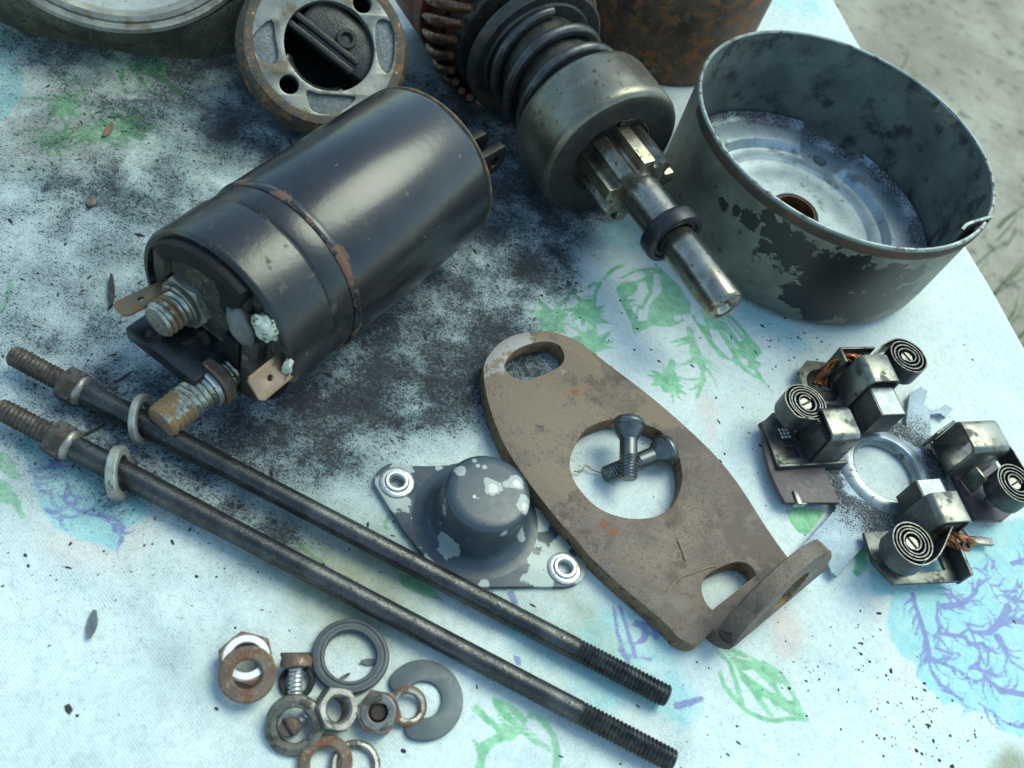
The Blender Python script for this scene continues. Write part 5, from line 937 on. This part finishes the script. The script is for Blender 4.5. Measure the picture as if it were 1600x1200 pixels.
link('insulator', box('insulator', 1.5, 1.9, .14, m_plum, .03), br, F120 @ T(2.7, -.3, .3)); 
F30 = Matrix.Rotation(R(30), 4, 'Z'); link('side_wall', box('side_wall', .9, .08, .7, m_holder, .02), br, F30 @ T(1.75, .72, .85, rz=25))
link('spring_clip', box('spring_clip', .10, .5, .7, m_holder_bright, .03), br, F30 @ T(2.2, -.75, .8, rz=15))
cl_ = rel([(8.00, 15.53)])[0]; link('insulator_clip', box('insulator_clip', .16, .42, .10, m_holder_bright, .03), br, T(cl_[0], cl_[1], .40, rz=28)); cl_ = rel([(8.14, 15.50)])[0]; link('insulator_clip', box('insulator_clip', .34, .12, .22, m_chrome, .03), br, T(cl_[0], cl_[1], .25, rz=28))
tl = rel([(13.30, 16.78)])[0]; link('terminal_tab', box('terminal_tab', .75, .22, .14, m_worn, .03), br, T(tl[0], tl[1], .2, rz=20))

# ------------------------------------------------------------------ loose nuts and washers (front left)
camdir = lambda p, k=.5: (Vector((0, 0, 1))*(1-k)+(Vector((0, 0, 20))-Vector(p)).normalized()*k)
def small(name, label, cat, c, h, ax, parts, rz=0, group=None):
    o = thing(name, label, cat, frame((*c, h), ax) @ Matrix.Rotation(R(rz), 4, 'Z'), group)
    for nm, me_, m4 in parts: link(nm, me_, o, m4)
    return o
U = Vector((0, 0, 1))
small('hex_nut', 'large bright plated hexagon nut lying under a rusty washer', 'nut', (-2.77, 6.26), .01, U, [('nut_body', hexnut('nut_body', 1.0, .33, .36, m_washer_rust, .1), T()), ('plated_face', ring('plated_face', .475, .30, .05, m_chrome, 48, .02), T(0, 0, .33))], 8)
small('flat_washer', 'rusty brown flat washer leaning on the bright plated nut', 'washer', (-2.59, 5.96), .36, U+Vector((.05, -.28, 0)), [('washer_body', ring('washer_body', .56, .28, .13, m_washer_rust, 48, .04), T())])
shd = Vector((*(-1.86, 6.64), .34)); sti = Vector((*(-1.66, 6.20), .18))
small('slotted_screw', 'short bright screw with a rusty slotted head lying beside the grey rubber ring', 'screw', (shd.x, shd.y), shd.z, sti-shd, [('head', lathe('head', [(0, -.10), (.22, -.09), (.30, -.03), (.32, .05), (.32, .14), (.29, .17), (.13, .17)], m_washer_rust, 40), T()), ('slot', box('slot', .66, .07, .08, m_dark, .01, 1), T(0, 0, -.08, rz=75)), ('thread', thread('thread', .16, .62, .085, .03, m_chrome, 24), T(0, 0, .15))])
lockwasher('thin dark lock washer lying flat under the tip of the slotted screw', (-1.67, 6.31), .03, U+Vector((0, -.1, 0)), .36, .24, .07, mat=m_dark, twist=.06)
small('thick_washer', 'thick olive grey washer with chamfered rim and a brown screw standing in its hole', 'washer', (-1.32, 5.49), .16, U+Vector((.02, -.42, 0)), [('washer_body', lathe('washer_body', [(.33, .05), (.33, .17), (.36, .20), (.45, .21), (.48, .17), (.56, .14), (.59, .08), (.58, .0), (.52, -.03), (.36, -.02)], m_olive, 56, True, wob=.01), T())])
small('slotted_screw', 'brown slotted screw head standing inside the thick olive washer', 'screw', (-1.34, 5.47), .10, U+Vector((-.25, -.5, 0)), [('head', lathe('head', [(0, .34), (.16, .33), (.18, .30), (.19, .1), (.17, 0), (0, 0)], m_washer_rust, 32), T()), ('slot', box('slot', .37, .06, .08, m_dark, .01, 1), T(0, 0, .32, rz=80)), ('thread', thread('thread', .13, .4, .07, .025, m_chrome, 20), T(.02, 0, -.05, ry=105))])
small('hex_nut', 'dull hexagon nut tipped up between the grey rubber ring and the olive washer', 'nut', (-0.71, 6.01), .30, U+Vector((.40, -.05, 0)), [('nut_body', hexnut('nut_body', .78, .24, .42, m_worn, .09), T(0, 0, -.22)), ('bore', lathe('bore', [(.245, .16), (.235, -.2)], m_washer_rust, 32), T())], 20)
small('rubber_ring', 'large dark grey rubber ring lying flat below the lower long bolt', 'ring', (-0.89, 7.20), .01, U, [('ring_body', lathe('ring_body', [(.535, .04), (.55, .0), (.74, 0), (.80, .05), (.81, .12), (.78, .17), (.72, .18), (.70, .155), (.63, .155), (.61, .18), (.56, .175), (.535, .13)], m_rubber, 80, True, wob=.008), T())])
cpts = arc(0, 0, .80, 218, 218+277-8, 50); cpts = arc(0, 0, .80, -128, 128, 44); 
def cshape(ro, ri, a0, a1, rt_=.0):
    mid, hw = (ro+ri)/2, (ro-ri)/2; return arc(0, 0, ro, a0, a1, 44)+arc(mid*math.cos(R(a1)), mid*math.sin(R(a1)), hw, a1, a1+180, 12)[1:-1]+arc(0, 0, ri, a1, a0, 40)+arc(mid*math.cos(R(a0)), mid*math.sin(R(a0)), hw, a0+180, a0+360, 12)[1:-1]
small('c_washer', 'dark grey open C-shaped thrust washer lying at the right of the nuts', 'washer', (0.87, 6.97), .01, U, [('washer_body', prism('washer_body', cshape(.84, .38, -126, 124), [], .12, m_clip, .025), T())], 42)
small('hex_nut', 'small round-shouldered rusty nut with a brown screw end in its bore', 'nut', (0.13, 6.35), .17, U+Vector((-.12, -.35, 0)), [('nut_body', hexnut('nut_body', .80, .20, .34, m_washer_rust, .16), T(0, 0, -.05)), ('rim_face', ring('rim_face', .36, .2, .05, m_worn, 40, .02), T(0, 0, .27)), ('screw_end', lathe('screw_end', [(0, .2), (.15, .2), (.18, .14), (.18, -.1)], m_rustline, 24), T())], 12)
small('spring_washer', 'worn spring washer tucked between the small rusty nut and the C-shaped washer', 'washer', (0.59, 6.69), .12, U+Vector((.25, -.15, 0)), [('washer_body', ring('washer_body', .41, .25, .17, m_washer_rust, 44, .05), T()), ('bright_inside', lathe('bright_inside', [(.33, .175), (.27, .17), (.245, .12), (.245, .03)], m_worn, 44), T())])
small('flat_washer', 'plain rusty flat washer at the bottom edge, under the olive washer', 'washer', (-0.46, 5.06), .10, U+Vector((-.08, -.12, 0)), [('washer_body', ring('washer_body', .53, .29, .12, m_washer_rust, 44, .04), T())])
small('split_washer', 'bright edged washer at the bottom edge, right of the rusty washer', 'washer', (0.09, 5.24), .02, U+Vector((.05, .02, 0)), [('washer_body', ring('washer_body', .50, .34, .13, m_worn, 44, .05), T())])
# rubber crumbs inside the ring
scrap('rubber_sliver', 'dark rubber sliver lying inside the grey rubber ring at its right', 'sliver', (-0.49, 7.27), .34, .15, 25, m_rubber)
scrap('rubber_sliver', 'small dark torn sliver inside the grey rubber ring at its lower edge', 'sliver', (-0.82, 6.80), .22, .07, 50, m_rubber)
# dry fibres
def fibre(label, pts, r_=.022):
    me_ = tube('plant_fibre', smoothpoly(pts, 6, False), r_, m_straw, 6); thing('plant_fibre', label, 'fibre', None, None, me_)
f_ = [(2.29, 13.79), (2.46, 13.83), (2.52, 14.04), (2.75, 14.02), (2.97, 14.08)]; fibre('dry fibre on the cloth inside the bracket hole, left of the screws', [(*f_[0], .06), (*f_[1], .1), (*f_[2], .13), (*f_[3], .1), (*f_[4], .04)], .02)
f_ = [(5.21, 11.36), (5.39, 11.79), (5.69, 12.08), (6.05, 12.41), (6.24, 12.53)]; fibre('thin straw fibre lying on the rusty bracket beside its lower slot', [(*p, .56) for p in f_], .012)
f_ = [(5.17, 12.79), (5.27, 12.64), (5.34, 12.55), (5.46, 12.33)]; fibre('short pale fibre lying on the rusty bracket below its round hole', [(*p, .56) for p in f_], .018)
